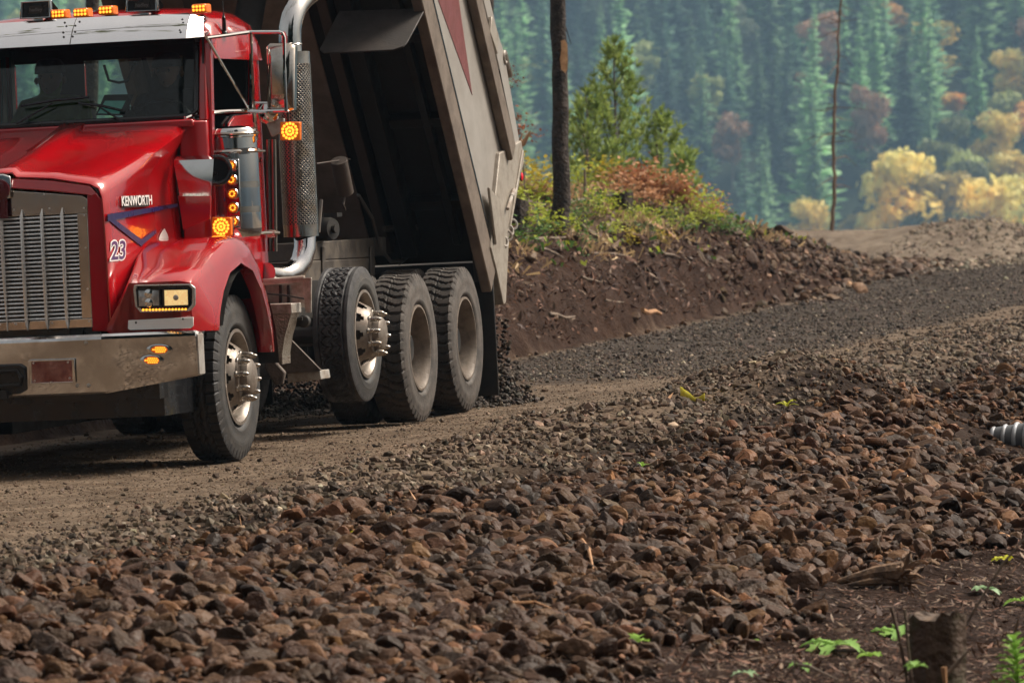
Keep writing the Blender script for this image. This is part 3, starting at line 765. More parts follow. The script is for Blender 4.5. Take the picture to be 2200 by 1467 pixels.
def text(body, name, mat_, parent, origin, ex, ey, size, depth=.001, sx=1.0, offset=0.0, shear=0.0, bold=0):
    cu = bpy.data.curves.new(name, 'FONT'); cu.body = body; cu.size = size; cu.extrude = depth; cu.align_x = 'CENTER'; cu.align_y = 'CENTER'
    cu.offset = offset; cu.shear = shear
    to_ = bpy.data.objects.new(name, cu); COL.objects.link(to_); dg = bpy.context.evaluated_depsgraph_get(); me = bpy.data.meshes.new_from_object(to_.evaluated_get(dg)); bpy.data.objects.remove(to_)
    me.name = name; me.materials.clear(); me.materials.append(mat_)
    o = bpy.data.objects.new(name, me); COL.objects.link(o); o.parent = parent
    ex = Vector(ex).normalized(); ez = ex.cross(Vector(ey)).normalized(); ey = ez.cross(ex)
    o.matrix_local = Matrix(((ex.x * sx, ey.x, ez.x, origin[0]), (ex.y * sx, ey.y, ez.y, origin[1]), (ex.z * sx, ey.z, ez.z, origin[2]), (0, 0, 0, 1)))
    return o
def side_y(x, z=1.55):                 # outer face of the hood side
    k = (1.12 - x) / 1.52; return CY + .666 + .026 * k
exh = Vector((-1, .017, 0))
def hs(u, v):                          # a photo point on the hood side
    p = T(u, v, y=.72)
    for _ in range(4): p = T(u, v, y=side_y(p.x) + .004)
    return p
# hood badge, racing number and pinstripes
pb = hs(291, 433); q0, q1 = hs(263, 433), hs(318, 433)
m = MB(); hw_ = (q0 - q1).length / 2
bx = exh.normalized()
m.prism([pb + bx * s1 * hw_ + Vector((0, 0, s2)) for s1, s2 in ((-1, -.036), (1, -.036), (1, .036), (-1, .036))], Vector((.017, 1, 0)) * .006)
hb_ = m.build('hood_badge', M['black'], hood, bevel=.002)
tx = text('KENWORTH', 'badge_lettering', M['white'], hood, pb + Vector((0, .010, .002)), exh, (0, 0, 1), .085, .001, sx=hw_ * 2 / (.085 * 4.75), offset=.0015)
p23 = hs(252, 540)
text('23', 'number_outline', M['white'], hood, p23 + Vector((0, .003, 0)), exh, (0, 0, 1), .16, .0005, sx=1.9, offset=.011, shear=.15)
text('23', 'number_decal', M['purple'], hood, p23 + Vector((0, .005, 0)), exh, (0, 0, 1), .16, .0005, sx=1.9, offset=.002, shear=.15)
m = MB()
def ribbon(pts, w0, w1):
    P = [hs(*p) for p in pts]
    for a, b, wa, wb in zip(P, P[1:], w0, w1):
        d = (b - a).normalized(); n_ = d.cross(Vector((0, 1, 0))).normalized()
        m.prism([a + n_ * wa, b + n_ * wb, b - n_ * wb, a - n_ * wa], (0, .002, 0))
ribbon([(231, 468), (382, 441)], [.022], [.010])
ribbon([(236, 470), (305, 523)], [.016], [.022])
ribbon([(303, 522), (335, 497)], [.018], [.012])
m.build('blue_pinstripe', M['navy'], hood)
m = MB(); P_ = [hs(u, v) for u, v in ((338, 522), (345, 502), (353, 491), (359, 503), (362, 512), (352, 514), (343, 525))]
m.prism(P_, (0, .002, 0)); m.build('white_decal', M['white'], hood)

# ---- front fenders
def fender(parent, sgn):
    m = MB(); cx, cz, ra = -.10, .56, .66
    yi, yo = .70, 1.255
    def MY(p): return p if sgn > 0 else Vector((p[0], 2 * CY - p[1], p[2]))
    top = [(1.135, .855), (1.135, 1.165), (1.08, 1.20), (.86, 1.255), (.62, 1.34), (.36, 1.405), (.08, 1.425), (-.18, 1.39), (-.38, 1.28), (-.56, 1.08), (-.66, .86), (-.68, .66)]
    arch = [(.66, .84), (.645, .88), (.635, .92), (.60, .98), (.52, 1.08), (.36, 1.19), (.10, 1.245), (-.16, 1.19), (-.34, 1.06), (-.44, .93), (-.52, .78), (-.545, .66)]
    rg = []
    for (tx_, tz), (ax_, az) in zip(top, arch):
        d = Vector((ax_ - tx_, 0, az - tz)); d.normalize()
        tp_ = Vector((tx_, 0, tz)); ar = Vector((ax_, 0, az))
        k = min(.10, (ar - tp_).length * .45)
        yi = float(np.interp(-tp_.x, [-1.135, -1.08, -.86, -.62, -.36, 0], [.84, .83, .79, .75, .72, .70]))
        P = [(tp_.x, .69, max(tp_.z - .40, .87)), (tp_.x, .695, max(tp_.z - .25, .87)), (tp_.x, yi - .025, tp_.z - .06), (tp_.x, yi, tp_.z - .015), (tp_.x, yi + .03, tp_.z), (tp_.x, yo - .085, tp_.z)]
        a1 = tp_ + d * k * .3; P.append((a1.x, yo - .025, a1.z))
        a2 = tp_ + d * k; P.append((a2.x, yo, a2.z))
        a3 = ar - d * .045; P.append((a3.x, yo + .004, a3.z))
        P.append((ar.x, yo + .012, ar.z)); P.append((ar.x + d.x * .004, yo - .07, ar.z + d.z * .004))
        rg.append([MY(p) for p in P])
    m.rings(rg, closed=False, caps=False)
    # sloping inner front face
    f = [T(236, 713, x=1.135), T(276, 607, x=1.135), Vector((1.135, 1.17, 1.165)), Vector((1.135, 1.17, .855))]
    f[0].z = .855; f[1].z = 1.165
    m.prism([MY(p) for p in f], (-.03, 0, 0))
    o = m.build('fender', M['red'], parent, smooth=50)
    s = o.modifiers.new('thick', 'SOLIDIFY'); s.thickness = .012; s.offset = -1
    sb = o.modifiers.new('soft', 'BEVEL'); sb.width = .012; sb.segments = 3; sb.limit_method = 'ANGLE'; sb.angle_limit = R(40); esplit(o, 50)
    return o
fen = fender(truck, 1); fen2 = fender(truck, -1)
# dark liner of the wheel arch
m = MB()
rr = []
for k in range(15):
    a_ = R(28 + 150 * k / 14); rr.append([(-.10 + math.cos(a_) * .66, y, .56 + math.sin(a_) * .655) for y in (.55, 1.24)])
m.rings(rr, closed=False, caps=False)
wl = m.build('wheel_arch_liner', M['black'], fen)
# headlamps
M['bezel'] = mat('satin_bezel', (.62, .60, .57), .28, .8, var=.25, scale=9)
def headlamp(sgn):
    def MP(p): return p if sgn > 0 else mir(p)
    X = 1.15
    A = [T(u, v, x=X) for u, v in ((290, 612), (412, 610), (421, 618), (421, 655), (410, 668), (303, 671), (292, 658), (288, 622))]
    cen = sum(A, Vector()) / 8
    B = [cen + (p - cen) * .90 for p in A]
    m = MB(); m.ring_prism([MP(p) for p in A], [MP(p) for p in B], (.02, 0, 0))
    bz = m.build('headlamp', M['bezel'], truck, bevel=.004)
    m = MB(); m.prism([MP(p + Vector((-.004, 0, 0))) for p in [cen + (q - cen) * .97 for q in A]], (.005, 0, 0)); m.build('lamp_back', M['gloss'], bz)
    for nm, mt, q in (('clear_lens', M['lampclear'], ((297, 623), (344, 622), (345, 657), (298, 659))), ('lit_lens', M['lampon'], ((353, 623), (405, 622), (406, 655), (354, 657)))):
        P = [T(u, v, x=X + .006) for u, v in q]; c = sum(P, Vector()) / 4
        m = MB()
        r0 = [MP(p) for p in P]; r1 = [MP(c + (p - c) * .93 + Vector((.012, 0, 0))) for p in P]; r2 = [MP(c + (p - c) * .5 + Vector((.018, 0, 0))) for p in P]
        m.rings([r0, r1, r2]); m.build(nm, mt, bz, smooth=50)
        m = MB()
        for pp in P:
            pass
        fr = [c + (p - c) * 1.06 + Vector((.0, 0, 0)) for p in P]
        m.ring_prism([MP(p) for p in fr], [MP(c + (p - c) * .98) for p in P], (.016, 0, 0)); m.build('lens_frame', M['gloss'], bz)
        m = MB()
        if nm == 'clear_lens':
            for dz in (.028, -.028): m.lathe([(.03, .012), (.026, .02), (.001, .026)], MP(c + Vector((0, 0, dz))), (1, 0, 0), 16)
            m.build('projector', M['chrome'], bz)
        else:
            m.lathe([(.02, .016), (.012, .024), (.001, .026)], MP(c), (1, 0, 0), 14)
            m.build('bulb_shield', M['alu'], bz)
    m = MB()
    for i in range(14):
        p = T(308 + i * 7.0, 665.5 - i * .08, x=X + .012)
        m.lathe([(.0075, 0), (.006, .010), (.001, .012)], MP(p), (1, 0, 0), 8)
    m.build('turn_strip', M['led'], bz)
headlamp(1); headlamp(-1)
m = MB(); A = [T(u, v, x=1.147) for u, v in ((276, 688), (416, 681), (416, 700), (410, 705), (280, 709), (275, 706))]
m.prism(A, (.006, 0, 0)); tp_ = m.build('trim_plate', mat('brushed_plate', (.86, .85, .84), .4, .2, var=.06, scale=3), truck, bevel=.003)  # near-white base colour stands in for the sky reflected in the metal
m = MB()
for u, v in ((292, 693), (393, 685)):
    p = T(u, v, x=1.154); m.lathe([(.007, 0), (.004, .004)], p, (1, 0, 0), 10)
m.build('screws', M['black'], tp_)

# ---- bumper
m = MB()
def bump_ring(y, x, zt_, zb_): return [(x - .10, y, zt_ + .005), (x - .022, y, zt_ + .012), (x - .004, y, zt_ - .003), (x, y, zt_ - .02), (x - .040, y, zb_ + .012), (x - .048, y, zb_), (x - .10, y, zb_)]
b_in = T(217, 722, x=1.30); b_inb = T(222, 846, x=1.30); b_out = T(419, 714, x=1.17); b_outb = T(423, 807, x=1.17)
L_ = []
for s_ in (-1, 1):
    e = [bump_ring(CY + s_ * (b_out.y - CY + .012), 1.15, b_out.z - .01, b_outb.z + .01), bump_ring(CY + s_ * (b_out.y - CY), 1.172, b_out.z, b_outb.z), bump_ring(CY + s_ * (b_in.y - CY), 1.30, b_in.z, b_inb.z)]
    L_ += e if s_ < 0 else e[::-1]
m.rings(L_, closed=False, caps=False)
bumper = m.build('bumper', M['bumper'], truck, smooth=30)
s_ = bumper.modifiers.new('thick', 'SOLIDIFY'); s_.thickness = .008; s_.offset = -1; esplit(bumper, 7)
a_ = T(419, 716, x=1.16); b_ = T(424, 806, x=1.16)
for yy in (a_.y + .012, 2 * CY - a_.y - .012):
    m = MB(); m.box((1.10, yy, (a_.z + b_.z) / 2), (.12, .012, a_.z - b_.z - .01)); m.build('bumper_end', M['alu'], bumper, bevel=.003)
def on_bump(u, v, d=.0):
    p = T(u, v, x=1.3); d -= .040 * max(0, min(1, (b_in.z - p.z) / (b_in.z - b_inb.z)))
    if p.y > b_in.y:
        for _ in range(6):
            k = (p.y - b_in.y) / (b_out.y - b_in.y); p = T(u, v, x=1.30 - .128 * k + d)
        return p
    return T(u, v, x=1.3 + d)
m = MB(); A = [on_bump(u, v, .012) for u, v in ((62, 774), (161, 771), (163, 822), (64, 826))]; c = sum(A, Vector()) / 4
m.ring_prism(A, [c + (p - c) * Vector((1, 1, 1)) * 1 for p in [c + (q - c) * .88 for q in A]], (.010, 0, 0)); plate = m.build('licence_plate_frame', M['chrome'], truck, bevel=.003)
m = MB(); m.prism([c + (q - c) * .95 for q in A], (.004, 0, 0)); m.build('empty_plate_panel', mat('reddish_reflective_plate', (.40, .22, .22), .12, .9, col2=(.22, .09, .09), scale=14), plate)
m = MB()
for u, v in ((150, 812), (146, 778), (72, 780), (75, 818), (110, 821)): m.lathe([(.006, 0), (.005, .006)], on_bump(u, v, .022), (1, 0, 0), 8)
m.build('plate_screws', M['silver'], plate)
m = MB()
for u, v in ((185, 737), (166, 828), (190, 828)): m.lathe([(.013, 0), (.012, .006), (.004, .010), (.001, .0105)], on_bump(u, v, .0), (1, 0, 0), 12)
m.build('bumper_bolts', M['alu'], bumper)
m = MB()
A = [on_bump(u, v, .002) for u, v in ((-40, 785), (45, 782), (57, 790), (58, 838), (44, 846), (-40, 850))]; m.prism(A, (.02, 0, 0))
hk = m.build('tow_pocket', M['gloss'], truck, bevel=.008)
m = MB(); p0 = on_bump(-30, 800, .03); p1 = on_bump(36, 796, .03); p2 = on_bump(44, 826, .03); p3 = on_bump(-30, 832, .03)
m.tube([p0, p1, (p1 + p2) / 2 + Vector((0, .015, 0)), p2, p3], .012, 8); m.box(on_bump(0, 848, .03), (.05, .10, .05)); m.build('tow_hook', M['black'], hk)
for (u0, u1, v) in ((314, 371, 751), (300, 352, 774)):
    c = on_bump((u0 + u1) / 2, v, .004); hl = (on_bump(u1, v) - on_bump(u0, v)).length / 2
    ex = (on_bump(u1, v) - on_bump(u0, v)).normalized(); ez = Vector((0, 0, 1)); nn = ex.cross(ez).normalized()
    if nn.x < 0: nn = -nn
    def ov(a, b, h, n=24): return [c + ex * math.cos(2 * math.pi * k / n) * a + ez * math.sin(2 * math.pi * k / n) * b + nn * h for k in range(n)]
    m = MB(); m.rings([ov(hl, .036, 0), ov(hl * .97, .034, .010), ov(hl * .80, .026, .014)]); bz = m.build('marker_lamp', M['chrome'], truck)
    m = MB(); m.rings([ov(hl * .66, .025, .012), ov(hl * .60, .022, .020), ov(hl * .3, .01, .023)]); m.build('amber_lens', M['amber'], bz)
    m = MB()
    for i in range(-3, 4):
        for j in (-1, 0, 1):
            if abs(i) == 3 and j: continue
            m.lathe([(.0052, 0), (.004, .003)], c + ex * (i * .0125 + (.006 if j else 0)) + ez * j * .0125 + nn * .023, nn, 7)
    m.build('led_dots', M['led'], bz)
# black boxes added to block light under hood and behind bumper; front axle, chassis
m = MB(); m.box((.45, CY, 1.05), (1.25, 1.15, .62)); m.box((.9, CY, .62), (.5, 1.0, .22)); m.box((1.02, CY, .52), (.18, 1.9, .14)); m.box((.62, CY, .48), (.8, 1.9, .28))

m.tube([(-.16, -1.0, .47), (-.16, 1.05, .47)], .07, 8); m.build('underhood_blocker', M['gloss'], truck)
m = MB()
for s_ in (-1, 1): m.box((-2.9, CY + s_ * .43, .92), (8.0, .09, .27))
for x in (-.9, -2.2, -3.6, -5.3, -6.7): m.box((x, CY, .92), (.12, .8, .2))
for x in (-4.72, -6.12): m.tube([(x, -1.0, .53), (x, 1.1, .53)], .10, 10)
for x in (-4.72, -6.12): m.lathe([(.05, -.3), (.2, -.2), (.2, .2), (.05, .3)], (x, CY, .55), (0, 1, 0), 16)
m.tube([(-3.34, -1.0, .68), (-3.34, 1.0, .68)], .07, 8)
for s_ in (1, -1):
    m.box((-5.42, CY + s_ * .36, .62), (2.5, .16, .42)); m.box((-2.0, CY + s_ * .30, .66), (2.4, .3, .5))
m.box((-1.9, CY, .60), (2.9, .5, .46)); m.box((-5.4, CY, .62), (2.2, .5, .3)); m.box((-2.0, -.85, .55), (2.4, .5, .72)); m.box((-3.1, -.5, .5), (1.4, .5, .6))  # belly boxes added to keep the space underneath black
chassis = m.build('chassis', M['black'], truck, bevel=.006)

# ---- wheels
def tyre_mesh(name, rad, rim_r, width, kind, tread_mat, side_mat):
    """tyre centred on its axle (y axis), outer face at +y"""
    N = {'lug': 300, 'zig': 288, 'steer': 288}[kind]
    w2 = width / 2
    prof = [(-w2 * .62, rim_r), (-w2 * .86, rim_r + .03), (-w2, rim_r + (rad - rim_r) * .5), (-w2 * .93, rad - .045), (-w2 * .86, rad - .012)]
    nt_ = 22
    for i in range(nt_ + 1): prof.append((-w2 * .82 + 1.64 * w2 * i / nt_, rad))
    prof += [(w2 * .86, rad - .012), (w2 * .93, rad - .045), (w2 * .97, rad - .075), (w2 * .985, rad - .08), (w2, rim_r + (rad - rim_r) * .5), (w2 * .95, rim_r + .055), (w2 * .97, rim_r + .05), (w2 * .86, rim_r + .03), (w2 * .62, rim_r)]
    P = np.array(prof); A = np.arange(N) * 2 * np.pi / N
    a, y = np.meshgrid(A, P[:, 0], indexing='ij'); r = np.broadcast_to(P[:, 1], a.shape).copy()
    tr = (r > rad - .02); yn = y / (w2 * .82)
    if kind == 'lug':
        ph = (a * 46 / (2 * np.pi) + .42 * np.sin(yn * 2.6)) % 1
        gd = (ph < .26); r = np.where(tr & gd, r - .018, r)
        r = np.where((np.abs(yn) < .05) & tr, r - .008, r)
        sh = (np.abs(yn) > 1.0) & (r > rad - .03); r = np.where(sh & gd, r - .010, r)
    elif kind == 'zig':
        tri = np.abs(((a * 40 / (2 * np.pi)) % 1) * 2 - 1)
        for c0, am in ((-.42, .16), (0.0, .16), (.42, .16)):
            g = np.abs(yn - c0 - am * (tri - .5) * 2) < .055; r = np.where(tr & g, r - .012, r)
        g = (((a * 40 / (2 * np.pi)) % 1) < .12) & (np.abs(yn) < .62); r = np.where(tr & g, r - .008, r)
        g = (np.abs(np.abs(yn) - .72) < .04); r = np.where(tr & g, r - .012, r)
    else:
        ph = (a * 48 / (2 * np.pi) + .25 * np.sign(yn)) % 1
        g = (ph < .22) & (np.abs(yn) > .45); r = np.where(tr & g, r - .014, r)
        for c0 in (-.4, 0, .4): r = np.where((np.abs(yn - c0 - .05 * np.sin(a * 48)) < .06) & tr, r - .013, r)
        sh = (np.abs(yn) > 1.0) & (r > rad - .05); r = np.where(sh & (ph < .22), r - .010, r)
    V = np.stack([np.cos(a) * r, y, np.sin(a) * r], -1).reshape(-1, 3)
    k = len(P); ii, jj = np.meshgrid(np.arange(N), np.arange(k - 1), indexing='ij'); i2 = (ii + 1) % N
    F = np.stack([ii * k + jj, ii * k + jj + 1, i2 * k + jj + 1, i2 * k + jj], -1).reshape(-1, 4)
    o = np_mesh(name, V, F, [tread_mat, side_mat], smooth=False)
    mid = (P[:-1, 1] + P[1:, 1]) / 2
    mi = np.where(mid[jj.ravel()] > rad - .03, 0, 1).astype(np.int32)
    o.data.polygons.foreach_set('material_index', mi)
    o.data.polygons.foreach_set('use_smooth', (mi == 1))
    return o
def disc_rim(parent, face, rad, mt, protr, nuts=True, holes=True):
    """disc wheel: rim flange, dished disc with hand holes, hub and long lug nuts; FACE = y of the flange"""
    m = MB()
    m.lathe([(rad - .06, face - .25), (rad - .03, face - .24), (rad - .012, face - .03), (rad + .010, face - .004), (rad + .010, face), (rad - .010, face + .002), (rad - .028, face - .02), (rad - .04, face - .05), (rad - .045, face - .16)], n=48, caps=False)
    o = m.build('rim', mt, parent)
    # disc with holes
    n = 80; ro, rh, ri = rad - .04, rad - .082, .155
    m = MB()
    def yy(r): 
        k = (ro - r) / (ro - ri); return face - .075 + protr * sstep_s(k)
    def sstep_s(k): k = max(0, min(1, k)); return k * k * (3 - 2 * k)
    radii = [ro, ro - .012, ro - .024, ro - .036, ro - .048, ro - .06, ro - .072, ro - .085, ri + .03, ri]
    V = [[m.bm.verts.new((math.cos(2 * math.pi * k / n) * r, yy(r), math.sin(2 * math.pi * k / n) * r)) for k in range(n)] for r in radii]
    hr = ro - .045
    for q in range(len(radii) - 1):
        for k in range(n):
            if holes:
                rm = (radii[q] + radii[q + 1]) / 2; am = 2 * math.pi * (k + .5) / n
                da = ((am + math.pi / 10) % (math.pi / 5)) - math.pi / 10
                if (abs(rm - hr) / .030) ** 2 + (da * hr / .030) ** 2 < 1: continue
            m.face([V[q][k], V[q][(k + 1) % n], V[q + 1][(k + 1) % n], V[q + 1][k]])
    m.lathe([(ri + .004, yy(ri)), (ri, yy(ri) + .012), (.12, yy(ri) + .016), (.11, yy(ri) + .06), (.09, yy(ri) + .075), (.001, yy(ri) + .078)], n=32, caps=False)
    m.build('wheel_disc', mt, parent, smooth=40)
    m = MB(); m.lathe([(ro - .005, face - .17), (.02, face - .17)], n=40); m.build('brake_drum', M['black'], parent)
    if nuts:
        for k in range(10):
            a = 2 * math.pi * (k + .25) / 10; c = (math.cos(a) * .1425, yy(ri + .004) - .004, math.sin(a) * .1425)
            m = MB(); m.lathe([(.026, 0), (.024, .010), (.019, .014), (.019, .055), (.0175, .06), (.015, .072), (.008, .086), (.001, .09)], c, (0, 1, 0), 12, caps=False)
            m.build('lug_nut', M['nut'], parent)
    return o
def dish_rim(parent, face, rad, mt):
    m = MB()
    m.lathe([(rad + .012, face - .012), (rad + .012, face), (rad - .004, face + .002), (rad - .016, face - .015), (rad - .026, face - .05), (rad - .03, face - .14), (rad - .05, face - .185), (rad - .10, face - .20), (.16, face - .20), (.155, face - .16), (.14, face - .165), (.125, face - .165), (.12, face - .12), (.10, face - .105), (.001, face - .10)], n=48, caps=False)
    o = m.build('rim', mt, parent)
    m = MB()
    for k in range(10):
        a = 2 * math.pi * k / 10; m.lathe([(.02, face - .20), (.018, face - .165), (.01, face - .16)], (math.cos(a) * .1425, 0, math.sin(a) * .1425), (0, 1, 0), 6)
    m.build('lug_nuts', mt, parent)
    return o
t_steer = tyre_mesh('tyre', .522, .295, .285, 'steer', M['tread'], M['rubber'])
t_zig = tyre_mesh('tyre', .465, .295, .29, 'zig', mat('dry_tread', (.045, .042, .042), .7, col2=(.02, .019, .019), scale=9, bump=.3, bscale=90), M['rubber'])
t_lug = tyre_mesh('tyre', .53, .295, .285, 'lug', mat('dusty_tread', (.062, .050, .041), .8, col2=(.03, .025, .021), scale=6, bump=.3, bscale=90), mat('dusty_sidewall', (.080, .066, .055), .75, col2=(.045, .039, .034), scale=7, bump=.25, bscale=60))
used_t = set()
def put_tyre(src, parent, y):
    if src.name in used_t:
        o = src.copy(); COL.objects.link(o)
    else:
        o = src; used_t.add(src.name)
    o.parent = parent; o.location = (0, y, 0); return o
def wheel(x, z, kind, sgn, steer=0):
    e = empty('wheel', truck, (x, CY, z))
    W = 1.10 if kind != 'steer' else 1.10
    if sgn < 0: e.rotation_euler = (0, 0, math.pi)
    if steer: e.rotation_euler = (0, 0, e.rotation_euler.z + steer)
    if kind == 'steer':
        put_tyre(t_steer, e, W - .1425); disc_rim(e, W - .012, .296, M['rim'], .10, sgn > 0)
    elif kind == 'zig':
        put_tyre(t_zig, e, W - .145); disc_rim(e, W - .012, .296, M['rim'], .13, sgn > 0)
    else:
        put_tyre(t_lug, e, W + .035 - .1425); put_tyre(t_lug, e, W + .035 - .1425 - .335); dish_rim(e, W + .02, .296, M['rim2'])
    return e
for s_ in (1, -1):
    wheel(-.16, .522, 'steer', s_); wheel(-3.36, .68, 'zig', s_); wheel(-4.72, .53, 'lug', s_); wheel(-6.12, .545, 'lug', s_)
# ---- cab
YS = .95                                     # outer face of the door
def side(pts, y=YS, sgn=1): return [(x, y if sgn > 0 else 2 * CY - y, z) for x, z in pts]
m = MB()
# roof shell
prof = [(-.60, 2.74), (-.61, 2.79), (-.65, 2.835), (-.74, 2.868), (-1.0, 2.895), (-1.40, 2.89), (-1.60, 2.862), (-1.69, 2.80), (-1.72, 2.66)]
rg = []
for x, z in prof:
    h = z - 2.70
    half = [(0, z + .03), (.45, z + .022), (.70, z + .005), (.80, z - .02), (.865, z - .07), (.90, max(z - .16, 2.58)), (.905, 2.56)]
    rg.append([(x, CY + y, zz) for y, zz in half[::-1]] + [(x, CY - y, zz) for y, zz in half[1:]])
m.rings(rg, closed=False, caps=False)
cab = m.build('cab', M['red'], truck, smooth=60)
s_ = cab.modifiers.new('thick', 'SOLIDIFY'); s_.thickness = .02; s_.offset = -1; esplit(cab, 50)
m = MB()
# pillars, cowl, rear wall with windows, floor
for s_ in (1, -1):
    def q(y): return y if s_ > 0 else 2 * CY - y
    a0 = [(-.43, q(.875), 2.16), (-.43, q(.93), 2.16), (-.53, q(.935), 2.16), (-.53, q(.875), 2.16)]
    a1 = [(-.575, q(.865), 2.74), (-.575, q(.905), 2.74), (-.66, q(.91), 2.74), (-.66, q(.865), 2.74)]
    m.rings([[Vector(p) for p in a0], [Vector(p) for p in a1]])
    # cowl side and lower cab side
    m.rings([[(-.36, q(.76), z), (-.38, q(.86), z), (-.44, q(.93), z), (-.53, q(.932), z), (-.53, q(.76), z)] for z in (1.0, 1.6, 2.05, 2.165)])
    # B pillar and rear quarter
    m.box((-1.66, q(.90), 1.87), (.13, .06, 1.66))
    m.box((-1.0, q(.90), 1.10), (1.3, .05, .22))
# rear wall: opening strips
m.box((-1.70, CY, 1.66), (.04, 1.72, 1.12)); m.box((-1.70, CY, 2.69), (.04, 1.72, .14))
for y0, y1 in ((-.81, -.76), (-.50, -.27), (.42, .91)): m.box((-1.70, (y0 + y1) / 2, 2.42), (.0385, y1 - y0, .40))
m.box((-.40, CY, 2.15), (.10, 1.62, .05))
m.box((-1.05, CY, 1.18), (1.25, 1.74, .06))
m.build('cab_shell', M['red'], cab, bevel=.012)
m = MB(); m.box((-1.672, CY, 1.66), (.014, 1.70, 1.10)); m.box((-1.672, CY, 2.69), (.014, 1.70, .14))
for y0, y1 in ((-.81, -.76), (-.50, -.27), (.42, .91)): m.box((-1.672, (y0 + y1) / 2, 2.42), (.0135, y1 - y0, .40))
for y in (.862, 2 * CY - .862): m.box((-1.63, y, 1.9), (.07, .012, 1.6)); m.box((-1.05, y, 2.72), (1.1, .012, .10))
m.box((-1.1, CY, 2.80), (1.05, 1.66, .03)); m.build('cab_lining', M['plastic'], cab)
# doors with window openings
for s_ in (1, -1):
    def q(y): return y if s_ > 0 else 2 * CY - y
    O_ = [(-.54, 2.70), (-1.585, 2.70), (-1.60, 2.45), (-1.60, 2.2), (-1.60, 1.9), (-1.58, 1.02), (-.475, 1.02), (-.475, 2.08)]
    I_ = [(-.60, 2.655), (-1.525, 2.655), (-1.52, 2.45), (-1.46, 2.205), (-1.02, 2.19), (-.88, 2.14), (-.83, 2.05), (-.535, 2.05)]
    m = MB(); m.ring_prism(side(O_, q(YS)), side(I_, q(YS)), (0, -.045 * s_, 0))
    d = m.build('door', M['red'], truck, bevel=.012)
    if s_ < 0:                              # the driver's window is wound down
        m = MB(); m.prism(side(I_, q(YS - .02)), (0, .004, 0)); m.build('door_glass', M['glass'], d)
    m = MB(); m.ring_prism(side(O_, q(YS - .047)), side(I_, q(YS - .047)), (0, -.012 * s_, 0)); m.build('door_lining', M['plastic'], d)
    m = MB(); I2 = [(x * .985 - .018, 2.37 + (z - 2.37) * .955) for x, z in I_]
    m.ring_prism(side(I_, q(YS - .012)), side(I2, q(YS - .012)), (0, -.02 * s_, 0)); m.build('window_seal', M['gloss'], d)
    m = MB(); m.box((-1.45, q(YS + .015), 1.9), (.12, .02, .035)); m.build('door_handle', M['chrome'], d, bevel=.005)
# windshield
def ws(y, z): return Vector((-.425 - (z - 2.18) * .27 - .10 * max(0, abs(y - CY) - .5) ** 2 * 4, y, z))
W_ = [(-.78, 2.20), (.80, 2.20), (.845, 2.225), (.865, 2.27), (.845, 2.72), (-.745, 2.72), (-.765, 2.27), (-.755, 2.225)]
W_ = [(CY + (y - CY), z) for y, z in W_]
m = MB(); n_ = 24
rows = []
for j in range(5):
    z = 2.205 + .515 * j / 4; hw = .80 - .02 * j / 4
    rows.append([ws(CY - hw + 2 * hw * i / n_, z) for i in range(n_ + 1)])
m.rings(rows, closed=False, caps=False); gl = m.build('windshield', M['glass'], truck)
m = MB()
fr = [ws(CY - .80, 2.23), ws(CY - .77, 2.195), ws(CY, 2.19), ws(CY + .77, 2.195), ws(CY + .805, 2.23), ws(CY + .80, 2.45), ws(CY + .79, 2.72)]
m.tube([p + Vector((.006, 0, 0)) for p in fr], .021, 8); m.tube([ws(CY - .80, 2.23), ws(CY - .80, 2.45), ws(CY - .79, 2.72)], .021, 8)
m.build('windshield_seal', M['gloss'], gl)
# sun visor with dark underside
m = MB()
yr = .862; 
vt = [(-.50, CY, 2.868), (-.50, .60, 2.862), (-.50, .84, 2.846), (-.56, .905, 2.83)]
vb = [(-.33, CY, 2.694), (-.33, .60, 2.694), (-.34, .845, 2.692), (-.47, .93, 2.700)]
T_ = [mir(p) for p in vt[:0:-1]] + [Vector(p) for p in vt]; B_ = [mir(p) for p in vb[:0:-1]] + [Vector(p) for p in vb]
rows = [[t_ + (b__ - t_) * k + Vector((.02 * math.sin(math.pi * k), 0, 0)) for t_, b__ in zip(T_, B_)] for k in (0, .33, .66, 1)]
m.rings(rows, closed=False, caps=False)
vis = m.build('sun_visor', M['visor'], truck, smooth=40)
s_ = vis.modifiers.new('thick', 'SOLIDIFY'); s_.thickness = .004; s_.offset = -1; esplit(vis, 30)
m = MB(); m.rings([[p + Vector((-.006, 0, -.004)) for p in B_], [Vector((-.62, p.y, 2.735)) for p in B_]], closed=False, caps=False)
s2 = m.build('visor_underside', M['gloss'], vis)
m = MB()
for y, z in ((.80, 2.815), (.80, 2.745), (.10, 2.84), (.08, 2.815), (.09, 2.775), (.08, 2.745)):
    for q in (y, 2 * CY - y):
        k = (2.868 - z) / .174; m.lathe([(.008, 0), (.006, .004)], (-.50 + .17 * k + .02 * math.sin(math.pi * k), q, z), (.7, 0, .7), 8)
m.build('visor_rivets', M['black'], vis)
m = MB(); m.tube([(-.496, CY + .02, 2.866), (-.395, CY + .02, 2.785), (-.326, CY + .02, 2.696)], .0025, 5); m.build('visor_seam', M['black'], vis)
# wipers
for pv, tip, e0, e1 in (((35, 266), (112, 222), (45, 228), (190, 209)), ((264, 262), (205, 225), (168, 222), (262, 238))):
    m = MB(); X = -.40
    m.tube([T(*pv, x=X), T(*tip, x=X - .01)], [.008, .005], 6); m.tube([T(*e0, x=X - .012), T((e0[0] + e1[0]) / 2, (e0[1] + e1[1]) / 2 - 3, x=X - .008), T(*e1, x=X - .012)], .009, 6)
    m.build('wiper', M['gloss'], truck)
